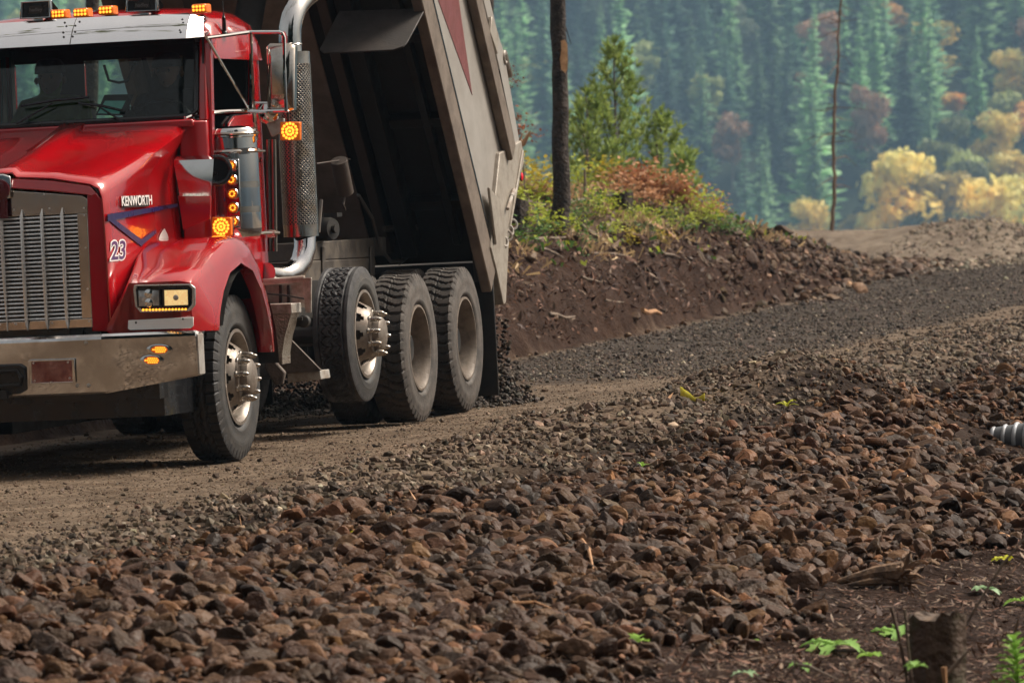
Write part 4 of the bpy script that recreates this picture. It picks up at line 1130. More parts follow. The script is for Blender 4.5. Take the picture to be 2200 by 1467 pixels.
# roof marker lamps, horns, antenna
for u, v in ((130, 31), (178, 28), (232, 23), (432, 19), (-66, 34)):
    c = T(u, v, x=-.62); m = MB()
    hw, hh = .055, .030
    f0 = [(-.05, -hw, -hh), (-.05, hw, -hh), (-.05, hw * .98, hh * .8), (-.05, hw * .8, hh), (-.05, -hw * .8, hh), (-.05, -hw * .98, hh * .8)]
    f1 = [(.05, y * .92, z * .95) for _, y, z in f0]; f2 = [(.062, y * .7, z * .7) for _, y, z in f0]
    m.rings([[c + Vector(p) for p in f] for f in (f0, f1, f2)]); lm = m.build('roof_marker_lamp', M['amber'], truck, bevel=.006)
    m = MB()
    for i in range(4):
        for j in (-.5, .5): m.lathe([(.0095, 0), (.007, .004)], c + Vector((.061, (i - 1.5) * .022, j * .022)), (1, 0, 0), 8)
    m.build('led_dots', M['led'], lm)
    m = MB(); m.rings([[c + Vector(p) for p in ((-.05, -.05, -.028), (-.05, .05, -.028), (-.05, .045, .02), (-.05, -.045, .02))], [c + Vector(p) for p in ((-.14, -.03, -.028), (-.14, .03, -.028), (-.14, .03, -.02), (-.14, -.03, -.02))]]); m.build('lamp_foot', M['gloss'], lm)
for u0, u1, v0, v1 in ((45, 113, 1, 42), (272, 342, -4, 27)):
    A = [T(u, v, x=-.55) for u, v in ((u0, v1), (u1, v1 - 3), (u1 - 2, v0), (u0 + 2, v0 + 4))]; c = sum(A, Vector()) / 4
    m = MB(); m.ring_prism(A, [c + (p - c) * .86 for p in A], (.03, 0, 0)); m.rings([A, [c + (p - c) * .3 + Vector((-.35, 0, 0)) for p in A]])
    hn = m.build('air_horn', M['chrome'], truck, bevel=.006)
    m = MB(); m.prism([c + (p - c) * .88 + Vector((.01, 0, 0)) for p in A], (.004, 0, 0)); m.build('horn_mouth', M['gloss'], hn)
    m = MB(); m.prism([c + (p - c) * .45 + Vector((.016, 0, 0)) for p in A], (.004, 0, 0)); m.build('horn_badge', M['black'], hn)
    text('hadley', 'horn_lettering', mat('grey_lettering', (.16, .16, .16), .5), hn, c + Vector((.022, 0, 0)), (A[1] - A[0]), (0, 0, 1), .034, .0005)
    m = MB(); m.box(c + Vector((-.05, 0, -.08)), (.05, .06, .06)); m.build('horn_foot', M['chrome'], hn)
m = MB(); p = T(482, 68, x=-.85)
m.lathe([(.022, 0), (.02, .006), (.014, .012), (.013, .10), (.009, .105), (.003, .13)], p + Vector((0, 0, -.01)), (0, 0, 1), 10); m.tube([p + Vector((0, 0, .1)), p + Vector((-.01, -.01, .5)), p + Vector((-.03, -.02, .95))], .003, 5); m.lathe([(.04, -.03), (.04, -.012), (.02, -.01)], p, (0, 0, 1), 12)
m.build('antenna', M['gloss'], truck)
# interior
m = MB(); m.box((-.56, CY, 2.12), (.30, 1.62, .12)); m.box((-.66, .46, 2.14), (.18, .46, .14)); m.build('dashboard', M['plastic'], cab, bevel=.03)
m = MB()
for y in (.46, -.36): m.box((-1.40, y, 2.02), (.12, .46, .56)); m.box((-1.15, y, 1.72), (.5, .48, .12))
m.box((-1.66, CY, 2.75), (.02, 1.7, .1)); m.box((-1.05, CY, 2.845), (1.0, 1.5, .03)); m.build('seats', M['plastic'], cab, bevel=.05)
m = MB(); m.torus((-.86, .46, 2.16), Vector((.75, 0, .66)), .21, .014, 28, 6); m.tube([(-.86, .46, 2.16), (-.66, .46, 1.98)], .03, 8)
for k in range(3): a_ = 2 * math.pi * k / 3 + .5; m.tube([(-.86, .46, 2.16), Vector((-.86, .46, 2.16)) + Vector((-.66 * math.sin(a_), math.cos(a_), .75 * math.sin(a_))) * .2], .011, 6)
m.build('steering_wheel', M['gloss'], cab)
m = MB(); m.tube([(-.75, .16, 2.56), (-.74, .19, 2.46), (-.74, .26, 2.44), (-.74, .32, 2.45), (-.75, .36, 2.55)], .009, 6); m.box((-.75, .36, 2.56), (.04, .05, .03)); m.build('radio_cord', M['gloss'], cab)

# ---- mirrors
m = MB()
A = [T(u, v, x=-.88) for u, v in ((580, 94), (626, 94), (634, 101), (632, 236), (624, 240), (582, 240), (575, 234), (573, 101))]; c = sum(A, Vector()) / 8
m.rings([A, [c + (p - c) * 1.02 + Vector((-.02, 0, 0)) for p in A], [c + (p - c) * .99 + Vector((-.06, 0, 0)) for p in A]])
f_ = [c + (p - c) * Vector((1, 1, 1)) for p in A]
m.rings([A, [c + (p - c) * .9 + Vector((.035, 0, 0)) for p in A], [c + (p - c) * .5 + Vector((.055, 0, 0)) for p in A]])
mr = m.build('mirror', M['stain'], truck, smooth=50)
m = MB(); m.prism([c + (p - c) * .94 + Vector((-.062, 0, 0)) for p in A], (-.003, 0, 0)); m.build('mirror_face', M['chrome'], mr)
m = MB(); tb = lambda pts, r=.0125: m.tube([T(u, v, x=x) for u, v, x in pts], r, 8)
tb([(444, 82, -.50), (490, 76, -.66), (535, 70, -.80), (600, 70, -.84), (607, 73, -.84), (611, 82, -.84), (612, 160, -.83), (615, 240, -.84)])
tb([(538, 70, -.80), (541, 160, -.83), (546, 245, -.86), (551, 300, -.95)], .014)
tb([(446, 85, -.50), (490, 160, -.66), (536, 236, -.84)], .010)
tb([(398, 254, -.40), (415, 247, -.46), (440, 242, -.56), (490, 239, -.72), (530, 238, -.84), (560, 240, -.85), (620, 238, -.85)], .0135)
tb([(548, 221, -.86), (575, 221, -.86)], .008)
m.build('mirror_bracket', M['chrome'], mr)
m = MB(); p = T(576, 243, x=-.90); m.lathe([(.055, -.02), (.075, 0), (.07, .02), (.04, .045), (.001, .055)], p, (1, 0, -.35), 20, caps=True); m.tube([T(590, 240, x=-.86), p], .008, 6)
cv = m.build('convex_mirror', M['chrome'], mr)
m = MB(); p = T(590, 268, x=-.9); m.rings([[p + Vector((dx, dy * .065, dz)) for dx, dy, dz in ((.0, -1, .02), (.0, 1, .04), (0, .9, -.05), (0, -.4, -.085))], [p + Vector((dx, dy * .06, dz)) for dx, dy, dz in ((-.05, -1, .02), (-.05, 1, .04), (-.05, .9, -.05), (-.05, -.4, -.07))]]); m.build('mirror_mount', M['alu'], mr, bevel=.01)

def square_lamp(u0, u1, v0, v1, x, parent, rings_):
    A = [T(u, v, x=x) for u, v in ((u0, v1), (u1, v1), (u1, v0), (u0, v0))]; c = sum(A, Vector()) / 4; hw = (A[1] - A[0]).length / 2
    m = MB(); m.rings([[c + (p - c) * k + Vector((d, 0, 0)) for p in A] for k, d in ((.96, -.05), (1, -.02), (1, .0), (.94, .012))]); o = m.build('turn_signal', M['amber'], parent, bevel=.008)
    m = MB()
    for n_, r_ in rings_:
        for k in range(n_):
            a = 2 * math.pi * (k + .3) / n_; m.lathe([(.0098, 0), (.0075, .004)], c + Vector((.0125, math.cos(a) * r_ * hw, math.sin(a) * r_ * hw)), (1, 0, 0), 8)
    m.build('led_dots', M['led'], o)
    m = MB(); m.rings([[c + (p - c) * k + Vector((d, 0, 0)) for p in A] for k, d in ((.8, -.07), (1.02, -.052), (1.02, -.03))]); m.build('lamp_housing', M['chrome'], o)
    return o
square_lamp(602, 645, 262, 302, -.86, truck, ((1, 0), (8, .36), (14, .72)))
square_lamp(455, 497, 467, 507, -.36, truck, ((1, 0), (8, .36), (14, .72)))
m = MB(); p = T(620, 262, x=-.88); m.tube([p, T(618, 240, x=-.86)], .009, 6); p = T(474, 507, x=-.40); m.tube([p, p + Vector((0, 0, -.08))], .012, 6); m.build('lamp_stalk', M['black'], truck)

# ---- air cleaner with light bar
ac = Vector((-.70, 1.012, 0)); Rc = .168
m = MB(); m.lathe([(Rc * .5, 2.12), (Rc * .96, 2.105), (Rc * 1.02, 2.09), (Rc * 1.02, 2.05), (Rc * .97, 2.045), (Rc * .97, 1.975), (Rc, 1.97), (Rc, 1.46), (Rc * .98, 1.43), (Rc * .9, 1.405), (.05, 1.40)], ac, (0, 0, 1), 48)
air = m.build('air_cleaner', M['chrome'], truck)
m = MB(); m.torus(ac + Vector((0, 0, 2.07)), (0, 0, 1), Rc * 1.02, .012, 40, 6); m.torus(ac + Vector((0, 0, 1.955)), (0, 0, 1), Rc * 1.03, .014, 40, 6); m.box(ac + Vector((Rc * .75, Rc * .72, 1.955)), (.05, .05, .04)); m.tube([ac + Vector((.05, Rc, 1.955)), ac + Vector((.0, Rc + .05, 1.95))], .008, 6)
for z in (1.72, 1.56): m.lathe([(Rc * 1.012, z), (Rc * 1.012, z + .04)], ac, (0, 0, 1), 48, caps=False)
m.build('clamp_band', M['stain'], air)
m = MB(); X = -.50; A = [T(u, v, x=X) for u, v in ((483, 342), (513, 342), (518, 492), (487, 492))]; m.prism(A, (-.03, 0, 0)); bar = m.build('light_bar', M['bumper'], truck, bevel=.006)
for i, (u, v) in enumerate(((498, 356), (499, 386.5), (501, 416.5), (502.5, 446.5), (504, 475.5))):
    c = T(u, v, x=X + .005); m = MB(); m.lathe([(.036, 0), (.038, .012), (.034, .020), (.030, .016)], c, (1, 0, 0), 24); m.build('lamp_bezel', M['chrome'], bar)
    m = MB(); m.lathe([(.031, .014), (.028, .024), (.015, .029), (.001, .03)], c, (1, 0, 0), 20); m.build('amber_lens', M['amber'], bar)
    m = MB()
    for k in range(8):
        a = 2 * math.pi * k / 8; m.lathe([(.0062, 0), (.005, .003)], c + Vector((.027, math.cos(a) * .016, math.sin(a) * .016)), (1, 0, 0), 6)
    m.build('led_dots', M['led'], bar)
# intake fairing in front of it
m = MB(); X = -.10
def fq(u, v, d=0): return T(u, v, x=X + d)
rows = [[fq(384, 334, -.16), fq(456, 334, -.16)], [fq(380, 337, -.07), fq(458, 336, -.07)], [fq(374, 345, -.01), fq(459, 342, -.01)], [fq(374, 356, 0), fq(458.5, 354, 0)], [fq(381, 392), fq(456, 390)], [fq(386, 422), fq(453, 421)]]
m.rings(rows, closed=False, caps=False)
cp = m.build('intake_scoop', M['chrome'], truck, smooth=50); s_ = cp.modifiers.new('thick', 'SOLIDIFY'); s_.thickness = .006; esplit(cp, 40)
m = MB(); m.prism([fq(382, 420, -.03), fq(453, 420, -.03), fq(451, 470, -.03), fq(393, 494, -.03)], (-.02, 0, 0)); m.build('intake_red_reflection', M['red'], cp, bevel=.004)  # red panel painted in for the red bodywork's reflection in the scoop
m = MB(); p = T(466, 366, x=-.22); m.torus(p, (.95, .3, 0), .085, .016, 28, 8); m.lathe([(.082, 0), (.08, -.3)], p, (.95, .3, 0), 24); m.build('intake_hose', M['gloss'], cp)

# ---- exhaust
mx_ = Vector((-1.9, 1.112, 0)); n_ = 56
V = []
for z in (1.38, 2.61): V.append([Vector((mx_.x + math.cos(2 * math.pi * k / n_) * .117, mx_.y + math.sin(2 * math.pi * k / n_) * .117, z)) for k in range(n_)])
m = MB(); m.rings(V, caps=False)
zs_, ze_ = 1.46, 2.53
sh = m.build('muffler_shield', M['stain'], truck)
m = MB(); Vv = [[m.bm.verts.new((mx_.x + math.cos(2 * math.pi * k / n_) * .119, mx_.y + math.sin(2 * math.pi * k / n_) * .119, z)) for k in range(n_)] for z in (zs_, ze_)]
uvl = m.bm.loops.layers.uv.new('sheet')
for k in range(n_):
    f = m.face([Vv[0][k], Vv[0][(k + 1) % n_], Vv[1][(k + 1) % n_], Vv[1][k]])
    for lp, (uu, vv) in zip(f.loops, ((k, 0), (k + 1, 0), (k + 1, 1), (k, 1))): lp[uvl].uv = (uu * 2 * math.pi * .119 / n_, zs_ + vv * (ze_ - zs_))
m.build('perforated_sheet', M['perf'], sh)
m = MB(); m.lathe([(.112, 1.385), (.112, 2.605)], mx_, (0, 0, 1), 32); m.build('muffler', M['black'], sh)
m = MB(); B0 = Vector((-1.9, 1.10, 0))
m.tube([B0 + Vector((0, 0, 2.58)), B0 + Vector((0, 0, 2.70)), B0 + Vector((-.005, .004, 2.77)), B0 + Vector((-.03, .015, 2.84)), B0 + Vector((-.09, .03, 2.91)), B0 + Vector((-.18, .05, 2.965)), B0 + Vector((-.30, .075, 3.01)), B0 + Vector((-.6, .13, 3.10))], .076, 24)
m.torus(B0 + Vector((0, 0, 2.66)), (0, 0, 1), .078, .006, 24, 6)
ex = m.build('exhaust_stack', M['chrome'], truck)
m = MB(); m.tube([T(655, 505, x=-1.9), T(655, 535, x=-1.88), T(648, 562, x=-1.84), T(634, 582, x=-1.78), T(612, 592, x=-1.70), T(592, 592, x=-1.62), T(572, 588, x=-1.52)], .074, 24); m.build('exhaust_elbow', M['bumper'], truck)
m = MB()
for u in (577, 588): m.tube([T(u, 300, x=-1.62), T(u + 3, 540, x=-1.62)], .017, 8)
m.tube([T(560, 500, x=-1.5), T(600, 500, x=-1.6)], .012, 8); m.lathe([(.03, 0), (.03, .05)], T(592, 502, x=-1.58), (0, -1, 0), 12)
m.build('grab_rails', M['stain'], truck)

# ---- steps and battery box behind the front wheel
X = -1.5
m = MB(); m.tube([T(556, 607, x=X), T(655, 598, x=X)], .022, 10)
A = [T(u, v, x=X + .02) for u, v in ((649, 597), (669, 596), (668, 672), (656, 672))]; m.prism(A, (-.02, 0, 0)); m.prism([T(u, v, x=X + .02) for u, v in ((556, 600), (650, 596), (650, 608), (556, 614))], (-.03, 0, 0))
stf = m.build('step_frame', M['alu'], truck, bevel=.004)
m = MB(); m.prism([T(u, v, x=X - .06) for u, v in ((556, 612), (652, 608), (656, 660), (556, 668))], (-.02, 0, 0))
m.build('battery_box', M['alu'], stf)
m = MB()
for u in (566, 603, 620): m.prism([T(u - 3, 612, x=X - .04), T(u + 3, 612, x=X - .04), T(u + 3, 662, x=X - .04), T(u - 3, 662, x=X - .04)], (.01, 0, 0))
m.tube([T(560, 630, x=X), T(610, 634, x=X), T(655, 642, x=X)], .006, 6); m.build('box_straps', M['black'], stf)
m = MB(); m.tube([T(585, 686, x=X), T(650, 684, x=X)], .012, 8); m.lathe([(.04, 0), (.04, .06), (.02, .07)], T(656, 690, x=-1.6), (1, 0, 0), 14); m.build('air_fitting', M['black'], stf)
X = -1.3
m = MB(); c1 = [T(u, v, x=X) for u, v in ((566, 654), (626, 652), (627, 674), (566, 678))]; m.prism(c1, (-.24, 0, 0)); up_ = m.build('upper_step', M['alu'], truck, bevel=.006)
m = MB(); m.prism([T(u, v, x=X - .004) for u, v in ((566, 677), (626, 673), (612, 722), (606, 760), (607, 782), (578, 784))], (-.2, 0, 0)); m.build('step_riser', M['diamond'], up_)
X = -1.85
m = MB(); m.prism([T(u, v, x=X) for u, v in ((617, 801), (687, 796), (690, 815), (618, 822))], (-.24, 0, 0)); lo_ = m.build('lower_step', M['alu'], truck, bevel=.005)
m = MB(); m.prism([T(u, v, x=X + .02) for u, v in ((605, 708), (617, 722), (690, 796), (617, 802), (600, 800))], (-.03, 0, 0)); 
M['mudplate'] = mat('muddy_plate', (.10, .075, .058), .8, col2=(.06, .043, .033), scale=14, bump=.6, bscale=70)
m.build('step_gusset', M['mudplate'], lo_)
m = MB(); m.prism([T(u, v, x=-1.2) for u, v in ((568, 700), (585, 770), (612, 800), (606, 826), (590, 826), (568, 790))], (-.05, 0, 0)); m.build('mud_guard', M['mudplate'], lo_, bevel=.01)

# ---- things between cab and box
m = MB(); y_ = .52
m.prism([T(u, v, y=y_) for u, v in ((668, 521), (805, 511), (806, 552), (668, 560))], (0, -.45, 0)); m.prism([T(u, v, y=y_ + .004) for u, v in ((640, 562), (806, 554), (806, 600), (640, 612))], (0, -.45, 0)); 
for u in (697, 800): m.prism([T(u - 3, 530, y=y_ + .02), T(u + 3, 530, y=y_ + .02), T(u + 3, 604, y=y_ + .02), T(u - 3, 604, y=y_ + .02)], (0, -.015, 0))
m.build('hydraulic_tank', M['frame'], truck, bevel=.006)
m = MB(); A0 = T(728, 345, y=.62); A1 = T(742, 415, y=.62); m.tube([A0, A1], .062, 18); m.tube([T(680, 352, y=.66), A0, T(752, 342, y=.6)], .006, 6); m.tube([A1, T(738, 440, y=.62), T(742, 452, y=.62)], .008, 6)
m.build('hanging_canister', M['under'], truck, bevel=.008)
m = MB(); p = T(716, 492, y=.62); m.lathe([(.075, 0), (.085, -.03), (.085, -.16), (.06, -.2)], p, (.4, 1, 0), 20); m.lathe([(.03, .0), (.03, .03)], p, (.4, 1, 0), 10); m.box(T(715, 462, y=.58), (.14, .1, .03)); m.build('pump', M['black'], truck)
m = MB(); m.tube([T(825, 492, y=.5), T(895, 488, y=.7)], .025, 8); m.build('cross_pipe', M['frame'], truck)
for pts in (((880, 500), (865, 560), (840, 562), (822, 540)), ((890, 498), (880, 548), (858, 566)), ((690, 430), (684, 500)), ((770, 420), (800, 470), (815, 530))):
    m = MB(); m.tube([T(u, v, y=.55) for u, v in pts], .014, 6); m.build('hose', M['frame'], truck)
m = MB(); m.box(T(812, 530, y=.5), (.12, .1, .14)); m.build('valve_block', M['frame'], truck, bevel=.01)
# hoist
EA = R(50); eV = Vector((math.cos(EA), 0, math.sin(EA))); nV = Vector((-math.sin(EA), 0, math.cos(EA))); HG = Vector((-6.93, 0, 1.10))
def BX(e, n, y): return HG + eV * e + nV * n + Vector((0, y, 0))
# ---- raised dump box
box = truck
YW, YR = 1.22, 2 * CY - 1.22
def plate_en(pts, y0, y1, name, mt, parent, bevel=.006):
    m = MB(); m.prism([BX(e, n, y0) for e, n in pts], (0, y1 - y0, 0)); return m.build(name, mt, parent, bevel=bevel)
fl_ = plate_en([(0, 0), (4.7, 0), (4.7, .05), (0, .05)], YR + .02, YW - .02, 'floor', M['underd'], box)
plate_en([(.02, -.02), (4.6, -.02), (4.6, -.004), (.02, -.004)], YR + .1, .30, 'floor_plate', mat('dusty_floor_plate', (.28, .22, .18), .65, .1, col2=(.18, .14, .11), scale=2.5, bump=.15, bscale=30), box)
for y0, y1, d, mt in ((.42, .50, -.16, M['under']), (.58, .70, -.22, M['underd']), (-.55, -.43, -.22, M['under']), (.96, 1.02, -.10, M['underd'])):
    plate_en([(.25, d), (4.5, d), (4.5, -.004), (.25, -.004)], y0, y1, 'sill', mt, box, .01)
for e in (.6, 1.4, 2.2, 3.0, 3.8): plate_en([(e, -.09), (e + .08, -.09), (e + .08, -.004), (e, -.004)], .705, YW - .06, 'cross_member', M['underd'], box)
plate_en([(-.18, 0), (4.75, 0), (4.75, 1.35), (.1, 1.35), (-.02, 1.1)], YW - .03, YW, 'side_wall', M['body'], box)
plate_en([(-.18, 0), (4.75, 0), (4.75, 1.35), (.1, 1.35), (-.02, 1.1)], YR, YR + .03, 'side_wall', M['body'], box)
for yy, sg in ((YW, 1), (YR, -1)):
    r_ = plate_en([(-.02, -.34), (4.7, -.20), (4.7, .035), (.12, -.03), (0, -.14)], yy - .06 * sg, yy + .022 * sg, 'lower_rail', M['rail'], box, .01)
    plate_en([(.18, -.07), (4.7, .045), (4.7, .062), (.18, -.045)], yy, yy + .026 * sg, 'rail_shadow_strip', M['gloss'], r_, 0)  # black strip painted in for the shadow line along the rail
    plate_en([(.30, .80), (4.7, .97), (4.7, 1.15), (.30, .98)], yy + .002 * sg, yy + .075 * sg, 'side_rib', M['rail'], box, .012)
    plate_en([(.06, 1.16), (.92, 1.24), (4.7, 1.30), (4.7, 1.42), (1.05, 1.42), (.85, 1.46), (.06, 1.30)], yy - .1 * sg, yy + .012 * sg, 'top_rail', M['body'], box, .01)
    plate_en([(1.03, 1.19), (1.28, 1.14), (1.33, 1.28), (1.1, 1.34)], yy + .013 * sg, yy + .04 * sg, 'rim_gusset', M['tail'], box, .006)
m = MB(); m.prism([BX(e, n, YW + .001) for e, n in ((2.9, .06), (2.9, .93), (1.98, .67), (1.26, .43))], (0, .003, 0)); m.build('maroon_stripe', M['stripe'], box)
m = MB(); m.prism([BX(4.7, 0, YR + .02), BX(4.7, 0, YW - .02), BX(4.75, 1.38, YW - .02), BX(4.75, 1.38, YR + .02)], eV * .04); m.build('front_wall', M['under'], box)
m = MB(); m.prism([BX(4.7, 1.40, YR), BX(4.7, 1.40, YW), BX(5.7, 1.55, YW), BX(5.7, 1.55, YR)], nV * .04); m.build('cab_shield', M['body'], box)
# rear corner posts, hinges and tailgate
for yy, sg in ((YW, 1), (YR, -1)):
    po = plate_en([(.50, .66), (.10, 1.28), (-.06, 1.24), (-.06, .45), (-.34, -.10), (-.30, -.17), (.02, -.13), (.24, -.13), (.36, .20)], yy - .05 * sg, yy + .035 * sg, 'rear_post', M['tail'], box, .008)
    plate_en([(.02, 1.22), (-.05, .45), (-.03, .42), (.06, 1.22)], yy + .035 * sg, yy + .05 * sg, 'post_edge', M['tail'], po, .003)
    plate_en([(.62, .12), (.34, .30), (.22, .02), (.20, -.06)], yy + .036 * sg, yy + .06 * sg, 'hinge_gusset', M['tail'], po, .008)
    m = MB(); c_ = BX(-.05, 1.03, yy + .036 * sg); m.lathe([(.032, 0), (.03, .012), (.02, .018), (.001, .02)], c_, (0, sg, 0), 18); m.build('red_marker', M['redlens'], po)
    m = MB(); m.lathe([(.032, -.002), (.040, .006), (.033, .010)], c_, (0, sg, 0), 20, caps=False); m.build('marker_rim', M['gloss'], po)
    m = MB(); m.tube([BX(.10, .62, yy + .055 * sg), BX(.13, .44, yy + .055 * sg)], .014, 8); m.tube([BX(.08, .72, yy + .055 * sg), BX(.10, .62, yy + .055 * sg)], .018, 8); m.build('latch_rod', M['alu'], po)
    m = MB()
    for k in range(4): m.torus(BX(-.12 + .03 * k, .55 - .10 * k, yy + .03 * sg), (.3 if k % 2 else 1, .8, .2), .038, .010, 14, 6)
    m.build('latch_chain', M['alu'], po)
m = MB(); m.prism([BX(.06, 1.28, YW + .01), BX(.06, 1.28, YR - .01), BX(-.10, 1.1, YR - .01), BX(-.10, 1.1, YW + .01)], (-.04, 0, -.02)); m.prism([BX(-.06, 1.2, YW - .06), BX(-.06, 1.2, YR + .06), BX(-.22, .05, YR + .06), BX(-.22, .05, YW - .06)], (-.05, 0, 0))
m.build('tailgate', M['body'], box, bevel=.01)
m = MB(); 
for p in (BX(.82, 1.44, YW + .015), ): m.tube([p + nV * .02, p + nV * .02 - eV * .10, p - eV * .22 + nV * .02], .02, 8); m.torus(p - eV * .02, (0, 1, 0), .045, .012, 16, 6)
m.build('tarp_arm', M['alu'], box)
m = MB(); m.tube([BX(.90, 1.16, YW + .01), BX(.28, 1.08, YW + .01)], .026, 8); m.build('tarp_slot', M['gloss'], box)
# flap hung under the box
m = MB(); A = [BX(2.60, -.22, 1.24), BX(2.62, -.22, .60), BX(2.66, -.70, .545), BX(2.66, -.745, .585), BX(2.66, -.755, 1.10), BX(2.66, -.72, 1.17), BX(2.66, -.68, 1.19)]
m.prism(A, eV * .015); m.build('front_mud_flap', M['flap'], box, bevel=.004)
# hoist cylinder and rear parts
m = MB(); m.tube([(-3.0, CY, 1.0), BX(3.0, -.12, CY)], [.13, .10], 16); m.build('hoist_cylinder', M['underd'], truck)
m = MB(); m.box((-6.98, CY, 1.02), (.14, 2.1, .14)); m.build('hinge_beam', M['black'], truck)
for s_ in (1, -1):
    y = CY + s_ * .88; m = MB(); m.box((-6.76, y, .52), (.02, .62, .86)); m.build('rear_mud_flap', M['black'], truck, bevel=.006)
m = MB(); m.prism([T(u, v, y=1.16) for u, v in ((1042, 548), (1060, 548), (1068, 640), (1050, 648))], (0, -.1, 0)); m.build('apron_bracket', M['frame'], truck)
# ------------------------------------------------------------------ rocks and gravel
def ico(sub):
    bm = bmesh.new(); bmesh.ops.create_icosphere(bm, subdivisions=sub, radius=1)
    bm.verts.ensure_lookup_table(); V = np.array([v.co[:] for v in bm.verts]); F = np.array([[v.index for v in f.verts] for f in bm.faces]); bm.free(); return V, F
def stone(sub, seed, nplane=13, soft=.0):
    r_ = np.random.default_rng(seed); V, F = ico(sub)
    N = r_.normal(0, 1, (nplane, 3)); N /= np.linalg.norm(N, axis=1)[:, None]; hgt = r_.uniform(.48, 1.0, nplane)
    D = V @ N.T; rad = np.min(np.where(D > .08, hgt / np.maximum(D, .08), 9), axis=1); rad = np.minimum(rad, 1.4)
    if sub >= 3:
        a = np.minimum(rad, 1.3); nb = 0.04 * (vnoise(V[:, 0] * 3 + seed, V[:, 1] * 3 + V[:, 2] * 2.3, seed) + .5 * vnoise(V[:, 0] * 7, V[:, 1] * 7 + V[:, 2] * 6, seed + 1)); rad = a + nb
    P = V * rad[:, None]; P = P * np.array([1.0, r_.uniform(.6, .95), r_.uniform(.5, .85)])
    P /= np.abs(P).max(0).mean(); return P, F
def rotm(n, r_, tilt=.5):
    a = r_.uniform(0, 2 * np.pi, n); b = r_.normal(0, tilt, n); c = r_.normal(0, tilt, n)
    ca, sa, cb, sb, cc, sc_ = np.cos(a), np.sin(a), np.cos(b), np.sin(b), np.cos(c), np.sin(c); o = np.ones(n); z = np.zeros(n)
    A = np.stack([np.stack([ca, -sa, z], -1), np.stack([sa, ca, z], -1), np.stack([z, z, o], -1)], 1)
    B = np.stack([np.stack([o, z, z], -1), np.stack([z, cb, -sb], -1), np.stack([z, sb, cb], -1)], 1)
    C = np.stack([np.stack([cc, z, sc_], -1), np.stack([z, o, z], -1), np.stack([-sc_, z, cc], -1)], 1)
    return A @ B @ C
def scatter(name, X, Y, S, protos, r_, mat_, cols, lift=.42, tilt=.5, kind='stuff', Z=None):
    n = len(X); Z = height(X, Y) if Z is None else Z
    Rm = rotm(n, r_, tilt); pid = r_.integers(0, len(protos), n); Vs, Fs, Ts = [], [], []; base = 0
    for k, (P, F) in enumerate(protos):
        s = np.where(pid == k)[0]
        if not len(s): continue
        W = np.einsum('nij,vj->nvi', Rm[s], P) * S[s][:, None, None]
        W += np.stack([X[s], Y[s], Z[s] + lift * S[s]], -1)[:, None, :]
        nv = P.shape[0]; Vs.append(W.reshape(-1, 3)); Fs.append((F[None] + (np.arange(len(s)) * nv)[:, None, None]).reshape(-1, 3) + base); Ts.append(np.repeat(cols[s], nv, 0)); base += nv * len(s)
    o = np_mesh(name, np.concatenate(Vs), np.concatenate(Fs), mat_, {'soil': np.concatenate(Ts)}, smooth=False)
    tag(o, kind=kind); return o
r_ = np.random.default_rng(77)
M['rock'] = mat('brown_rock', (1, 1, 1), .58, col2=(.55, .5, .46), scale=16, attr='soil', bump=.5, bscale=55, bdist=.012, mask=(.35, .7), rvar=.14, spec=.16)
M['gravel'] = mat('gravel_stone', (1, 1, 1), .7, col2=(.7, .66, .62), scale=30, attr='soil', spec=.15)
def inview(X, Y, lo=-160, hi=2360, vmax=1620):
    u = 1100 + X / Y * FPX; v = VH + (EYE - height(X, Y, False)) / Y * FPX; return (u > lo) & (u < hi) & (v < vmax)
def tints(n, r_, base, var=.35, hue=.05):
    b = np.array(base); k = np.exp(r_.normal(0, var, n))[:, None]; h = 1 + r_.normal(0, hue, (n, 3)) * np.array([1, .55, .8]); return np.clip(b * k * h, .006, .6)
# candidates over the rubble berm
n = 190000
Y = 20.5 + 44 * r_.random(n) ** 1.15; uu = r_.uniform(-160, 2360, n); X = (uu - 1100) / FPX * Y
t, a = road(X, Y)
nz = fbm(X * .7, Y * .7, 3, 41)
edge = edge_a(a) + .45 * nz
w_in = sstep(0, .5, t - edge) * (1 - sstep(-.3, .3, t - floor_a(a) + .5 * nz))
hol = np.exp(-(((X - 3.6) / .85) ** 2 + ((Y - 40.5) / 2.8) ** 2)); w_in = w_in * (1 - .85 * np.clip(hol * 1.2, 0, 1))
patch = sstep(-.55, -.1, fbm(X * .9, Y * .9, 3, 43))
keep = (r_.random(n) < w_in * (.25 + .45 * patch)) & inview(X, Y); X, Y, t, nz = X[keep], Y[keep], t[keep], nz[keep]
big_ = sstep(0, 1.0, t - edge_a(road(X, Y)[1]))
S = np.clip(np.exp(r_.normal(math.log(.0135), .55, len(X))) * (.75 + .9 * big_), .008, .074)
C = tints(len(X), r_, (.068, .033, .0155), .54); gy_ = r_.random(len(X)) < .12; C[gy_] = tints(gy_.sum(), r_, (.060, .038, .025), .5); oc = r_.random(len(X)) < .08; C[oc] = tints(oc.sum(), r_, (.11, .056, .023), .25)
order = np.argsort(-S / Y); X, Y, S, C, t = X[order], Y[order], S[order], C[order], t[order]
print('rocks', len(X))
